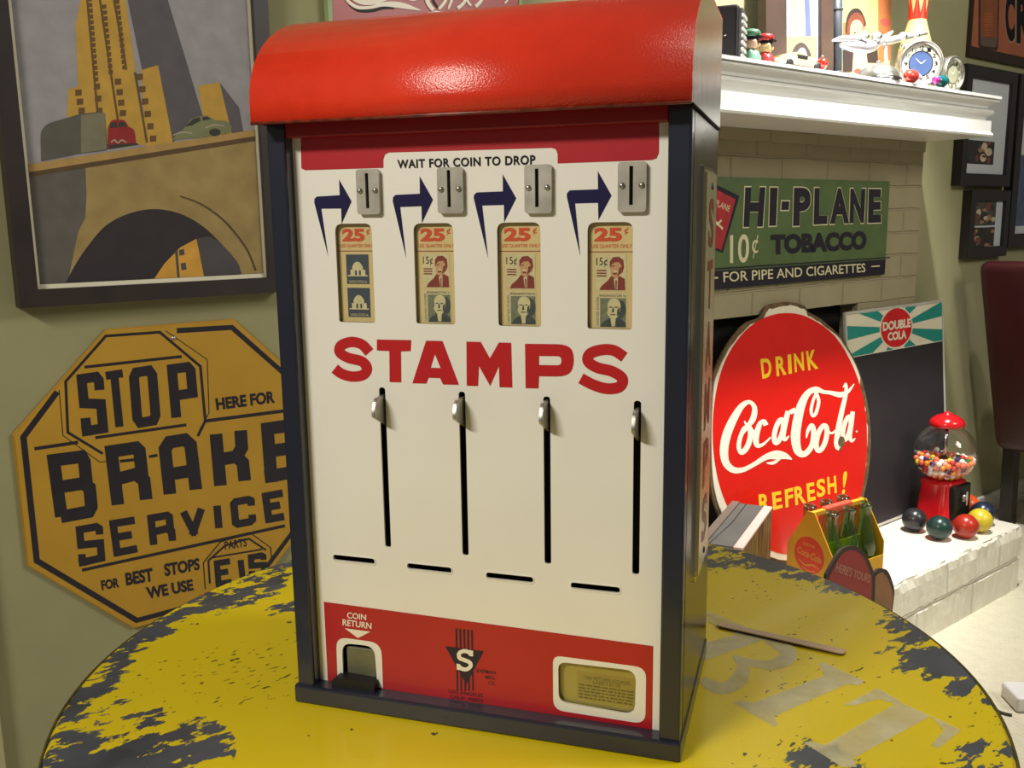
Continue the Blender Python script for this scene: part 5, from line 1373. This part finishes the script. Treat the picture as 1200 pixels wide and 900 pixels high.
tube('ornament_stem', [hpts([(640, 480)])[0], (hpts([(655, 600)])[0][0], 0, .06), (hpts([(655, 600)])[0][0], 0, .006)], .0045, M['bright'], ho, 12)
lathe('ornament_foot', [(0, 0), (.03, 0), (.028, .004), (.008, .008), (0, .010)], M['bright'], ho, 24, T_(hpts([(655, 600)])[0][0], 0, 0))
# chrome dome
p = at_y(1031, 86, 1.30)
dm = thing('chrome_dome_clock', 'round chrome clock lying on its back on the mantel left of the blue faced clock', 'clock', T_(p.x, 1.305, MZ))
rd_ = .052
lathe('dome', [(0, .046)] + [(rd_ * math.sin(t), .008 + .038 * math.cos(t)) for t in (.2, .4, .6, .8, 1.0, 1.2, 1.4, 1.57)] + [(rd_, 0), (0, 0)], M['steel'], dm, 36)
lathe('rim_ring', [(rd_ + .001, .002), (rd_ + .005, .006), (rd_ + .001, .012), (rd_ - .002, .008)], M['chrome'], dm, 36)
ball('top_knob', (0, 0, .048), .006, M['chrome'], dm)
# pin shaped ornament with a red crown band
p = at_y(1074, 40, 1.405)
pn = thing('bowling_pin', 'cream bowling pin with red zigzag neck standing at the right of the mantel', 'bowling pin', T_(p.x, 1.405, MZ))
zN = at_y(1076, 24, 1.405).z - MZ
s_ = zN / .19
pinp = [(0, 0), (.045, 0), (.062, .02), (.0635, .05), (.060, .085), (.050, .125), (.036, .165), (.0275, .19), (.0262, .205), (.029, .235), (.034, .262), (.035, .285), (.028, .31), (.012, .325), (0, .327)]
pinp = [(r * s_ * .80, z * s_) for r, z in pinp]
lathe('pin_body', pinp, mat('ivory_lacquer', rgb(196, 180, 118), .25, var=.04, coat=.5), pn, 48)
bm = bmesh.new(); nz = 8
def prr(z):
    for (r0, z0), (r1, z1) in zip(pinp, pinp[1:]):
        if z0 <= z <= z1: return r0 + (r1 - r0) * (z - z0) / (z1 - z0)
    return .02
N = nz * 8
low_ = []; mid = []; hi = []
for k in range(N):
    a_ = 2 * math.pi * k / N; ph_ = (k % 8) / 8; tri = 1 - abs(2 * ph_ - 1)
    for lst, z in ((low_, zN + .001), (mid, zN + .012), (hi, zN + .016 + .05 * tri)):
        r = prr(z) + .0008; lst.append(bm.verts.new((r * math.cos(a_), r * math.sin(a_), z)))
for A_, B2 in ((low_, mid), (mid, hi)):
    for k in range(N): bm.faces.new((A_[k], A_[(k + 1) % N], B2[(k + 1) % N], B2[k]))
from_bm('red_band', bm, mat('red_lacquer', rgb(206, 40, 24), .3), pn, True)
# clocks
def clock(u, v, y, r, yaw, face, centre, label, hands):
    p = at_y(u, v, y)
    t = thing('round_clock', label, 'clock', T_(p.x, y, MZ) @ RZ(yaw))
    cz = max(r + .004, p.z - MZ)
    FM = T_(0, 0, cz) @ Matrix.Rotation(math.pi / 2, 4, 'X')
    lathe('case', [(0, -.030), (r * .7, -.030), (r, -.016), (r + .001, .010), (r - .002, .014), (r - .006, .012), (r - .007, .004), (0, .004)], M['steel'], t, 44, FM)
    dl = lathe('dial', [(0, .0052), (r - .007, .0052)], face, t, 44, FM)
    lathe('dial_center', [(0, .006), (r * .52, .006)], centre, dl, 36, FM)
    lathe('dial_ring', [(r * .52, .0062), (r * .56, .0062)], M['ink'], dl, 36, FM)
    for k in range(12):
        a_ = math.pi / 2 - k * math.pi / 6; q = r * .68; x_, y_ = q * math.cos(a_), q * math.sin(a_); s2 = r * .085
        text(str(12 if k == 0 else k), None, [(x_ - s2, y_ + s2), (x_ + s2, y_ + s2), (x_ + s2, y_ - s2), (x_ - s2, y_ - s2)], .0060, M['ink'], dl, .01, FM, name='numeral')
    for ang_, ln_ in hands:
        flat('hand', [[(-.0012 * math.sin(ang_), .0012 * math.cos(ang_)), (ln_ * math.cos(ang_), ln_ * math.sin(ang_)), (.0012 * math.sin(ang_), -.0012 * math.cos(ang_))]], .0066, M['white_letter'], dl, FM)
    for sx in (-.6, .6):
        tube('foot', [(sx * r, -.0, cz - r * .75), (sx * r * 1.1, -.0, .001)], .004, M['steel'], t, 10)
    tube('knob', [(-r * .72, 0, cz + r * .72), (-r * .85, 0, cz + r * .85)], .005, M['chrome'], t, 10)
    return t
wf = mat('ivory_dial', rgb(184, 184, 168), .4); bf = mat('slate_blue_dial', rgb(60, 80, 120), .4)
clock(1077.5, 82, 1.30, .057, math.radians(-38), wf, bf, 'chrome rimmed clock with blue centre on the mantel in front of the bowling pin', [(2.4, .022), (.6, .018)])
clock(1114, 91, 1.305, .046, math.radians(-5), mat('tarnished_dial', rgb(176, 176, 150), .4, var=.2, scale=40), mat('grey_olive_dial', rgb(150, 150, 126), .4), 'smaller tarnished clock at the right end of the mantel', [(1.0, .018), (2.6, .014)])
# wrapped glass ornaments lying in front of the clocks
def candy(u, v, y, c, c2_, label, yaw):
    p = at_y(u, v, y)
    t = thing('glass_ornament', label, 'ornament', T_(p.x, y, MZ + .0001) @ RZ(yaw))
    Mx_ = T_(0, 0, .017) @ Matrix.Rotation(math.pi / 2, 4, 'Y')
    lathe('ornament_body', [(0, -.030), (.010, -.026), (.016, -.012), (.017, .004), (.012, .020), (.006, .030), (0, .032)], mat(label.split()[0] + '_glass_paint', c, .12, .2, var=.3, scale=60, coat=.5), t, 24, Mx_)
    lathe('ornament_cap', [(.006, .028), (.010, .034), (.009, .046), (0, .048)], mat(label.split()[0] + '_cap_paint2', c2_, .2, .5), t, 16, Mx_)
    return t
candy(1068, 92, 1.262, rgb(196, 60, 50), rgb(220, 200, 200), 'red glass ornament lying in front of the blue faced clock', 0.1)
candy(1103, 96, 1.264, rgb(20, 96, 100), rgb(200, 60, 140), 'teal glass ornament lying at the mantel edge before the small clock', 3.3)

# ------------------------------------------------------------------ wall right of the fireplace
def frame_thing(name, label, corners, rimw, y, mats, group=None):
    pl = wall_plane(y); (x0, z0), (x1, z1) = corners
    c = ((x0 + x1) / 2, (z0 + z1) / 2); hw_, hh2 = (x1 - x0) / 2, (z1 - z0) / 2
    t = flat_sign_root(name, label, 'picture frame', pl, c, group)
    plate('frame', [[(-hw_, -hh2), (hw_, -hh2), (hw_, hh2), (-hw_, hh2)], [(-hw_ + rimw, -hh2 + rimw), (hw_ - rimw, -hh2 + rimw), (hw_ - rimw, hh2 - rimw), (-hw_ + rimw, hh2 - rimw)]], -.018, .012, mat('black_frame_paint', rgb(30, 27, 30), .4, var=.15), t, bev=.002)
    plate('mat_board', [[(-hw_ + rimw, -hh2 + rimw), (hw_ - rimw, -hh2 + rimw), (hw_ - rimw, hh2 - rimw), (-hw_ + rimw, hh2 - rimw)]], -.014, .002, mats, t)
    return t, pl, c
YF = WALL_Y - .018
grey_mat = mat('pale_blue_grey_mat', rgb(186, 192, 196), .7, var=.03)
wf_ = wall_plane(YF)
def photo(t, pl, c, quad, base, seed, n=16, xmax=.24, cols=((60, 40, 36), (150, 110, 84), (36, 46, 40), (190, 176, 150), (110, 60, 50))):
    q = [(p[0] - c[0], p[1] - c[1]) for p in pl.pts(quad)]
    x0 = min(q[0][0], q[3][0]); x1 = min(xmax, max(q[1][0], q[2][0])); z1 = (q[0][1] + q[1][1]) / 2; z0 = (q[2][1] + q[3][1]) / 2
    ph_ = flat('photograph', [[(x0, z0), (x1, z0), (x1, z1), (x0, z1)]], .0024, mat('photo_ground', base, .4, var=.3, scale=30), t)
    r2 = random.Random(seed); k = 0
    for cc_ in cols:
        ps_ = []
        for _ in range(n // len(cols) + 1):
            a_ = (x1 - x0) * r2.uniform(.05, .12); b2 = (z1 - z0) * r2.uniform(.06, .18)
            ps_.append(ell(r2.uniform(x0 + a_, x1 - a_), r2.uniform(z0 + b2, z1 - b2), a_, b2, 12, 0))
        k += 1
        flat('photo_figures', ps_, .0025 + .0001 * k, mat('photo_tone', rgb(*cc_), .4, var=.2, scale=50), ph_)
A0 = wf_.at(1126, 77); A1_ = wf_.at(1115, 222); 
frA, pl_, c_ = frame_thing('black_picture_frame', 'black framed group photograph with wide pale mat behind the mantel end', ((3.03, 1.195), (3.385, 1.572)), .040, YF, grey_mat)
photo(frA, pl_, c_, [(1130, 168), (1164, 162), (1163, 192), (1130, 193)], rgb(40, 38, 40), 3)
frB, pl_, c_ = frame_thing('black_picture_frame', 'small black frame holding two snapshots above the red chair', ((3.115, .958), (3.40, 1.182)), .036, YF, grey_mat)
photo(frB, pl_, c_, [(1136, 236), (1166, 236), (1165, 264), (1135, 265)], rgb(70, 70, 60), 4)
photo(frB, pl_, c_, [(1134, 267), (1164, 266), (1163, 292), (1133, 293)], rgb(48, 36, 34), 5)
frC, pl_, c_ = frame_thing('black_picture_frame', 'large black frame with blue-grey mat at the right edge of the photo', ((3.405, .985), (4.05, 1.572)), .048, YF, grey_mat)
photo(frC, pl_, c_, [(1190, 180), (1300, 190), (1300, 262), (1188, 264)], rgb(70, 84, 110), 6)
# orange sign, top right
pcx = wall_plane(WALL_Y - .012); cc0 = (3.42, 1.80)
cru = flat_sign_root('orange_soda_sign', 'rust orange sign with a brown bottle and dark letters at the top right', 'sign', pcx, cc0)
Cx = lambda l: [(p[0] - cc0[0], p[1] - cc0[1]) for p in pcx.pts(crop(1110, 0, 736 / 90)(l))]
e0 = Cx([(232, 200)])[0][0]; ez = Cx([(225, 538)])[0][1]
plate('sign_board', [[(e0, ez), (.6, ez), (.6, .3), (e0, .3)]], -.012, .002, mat('dark_sign_rim', rgb(40, 22, 18), .5), cru)
flat('orange_field', [[(e0 + .006, ez + .03), (.595, ez + .03), (.595, .295), (e0 + .006, .295)]], .0023, mat('rust_orange_enamel', rgb(150, 84, 56), .5, var=.12, scale=12), cru)
flat('printed_bottle_panel', [rrect(Cx([(295, -300), (498, -300), (480, 492), (290, 462)]), [.001, .001, .02, .02])], .0026, mat('dark_brown_print', rgb(48, 26, 20), .5), cru)
flat('printed_bottle', [rrect(Cx([(318, -300), (480, -300), (470, 455), (308, 440)]), [.001, .001, .02, .02])], .0028, mat('amber_bottle_print', rgb(122, 66, 38), .5, var=.2), cru)
flat('printed_bottle_ribs', [Cx(q) for k in range(9) for q in segs([[(350, 130 + k * 26), (430, 136 + k * 26)]], 6)], .0030, mat('orange_rib_print', rgb(176, 92, 40), .5), cru)
flat('printed_bottle_foot', [rrect(Cx([(308, 350), (470, 365), (465, 452), (306, 436)]), .012)], .0030, mat('grey_brown_print', rgb(84, 72, 60), .5), cru)
for ch, q in (('C', [(545, -80), (645, -70), (640, 400), (552, 395)]), ('R', [(660, -80), (790, -66), (790, 425), (655, 415)])):
    text(ch, None, Cx(q), .0026, mat('grey_letter_outline', rgb(150, 120, 96), .5), cru, .05, grow=.006)
    text(ch, None, Cx(q), .0029, M['ink'], cru, .05)
# high-backed chair
CHX, CHY0, CHY1 = 3.10, .96, 1.435
chm = mat('oxblood_leather', rgb(62, 20, 26), .35, var=.12, scale=12, bump=.25, bscale=120)
leg_m = mat('dark_walnut_leg', rgb(28, 20, 18), .4, var=.2)
chr_ = thing('leather_chair', 'dark red leather high-backed chair by the wall at the right edge', 'chair', T_(CHX, (CHY0 + CHY1) / 2, 0))
hw_ = (CHY1 - CHY0) / 2
bm = bmesh.new(); a_box(bm, -.045, .045, -hw_, hw_, .29, .955, .035, 4)
bmesh.ops.transform(bm, matrix=Matrix.Shear('XY', 4, (0, 0)), verts=bm.verts)
for v in bm.verts: v.co.x += (.955 - v.co.z) * .35
from_bm('backrest', bm, chm, chr_, True)
bm = bmesh.new(); a_box(bm, .24, .70, -hw_, hw_, .38, .48, .03, 3); from_bm('seat', bm, chm, chr_, True)
for sx, sy in ((.26, -1), (.26, 1), (.67, -1), (.67, 1)):
    bm = bmesh.new(); a_box(bm, sx - .022, sx + .022, sy * (hw_ - .03) - .022, sy * (hw_ - .03) + .022, 0, .40, .003)
    if sx < .3:
        for v in bm.verts: v.co.x += (v.co.z - .4) * -.05
    from_bm('leg', bm, leg_m, chr_)
# white box on the carpet with its cable
pbx = at_z(1196, 836, 0)
adp = thing('power_adapter', 'white box with a dark cable lying on the carpet at the right edge', 'adapter', T_(pbx.x + .062, pbx.y - .0, 0) @ RZ(math.radians(-42)))
bm = bmesh.new(); a_box(bm, -.055, .055, -.04, .04, 0, .036, .006, 3); from_bm('adapter_body', bm, mat('white_plastic', rgb(226, 226, 224), .35, var=.02), adp)
AM = adp.matrix_basis.inverted()
cbp = [AM @ at_z(u, v, .004) for u, v in ((1186, 838), (1174, 835), (1162, 830), (1150, 833), (1140, 828), (1120, 810), (1090, 800))]
tube('cable', catmull([tuple(p) for p in cbp], 5), .003, mat('grey_cable', rgb(60, 56, 50), .5), adp, 8)
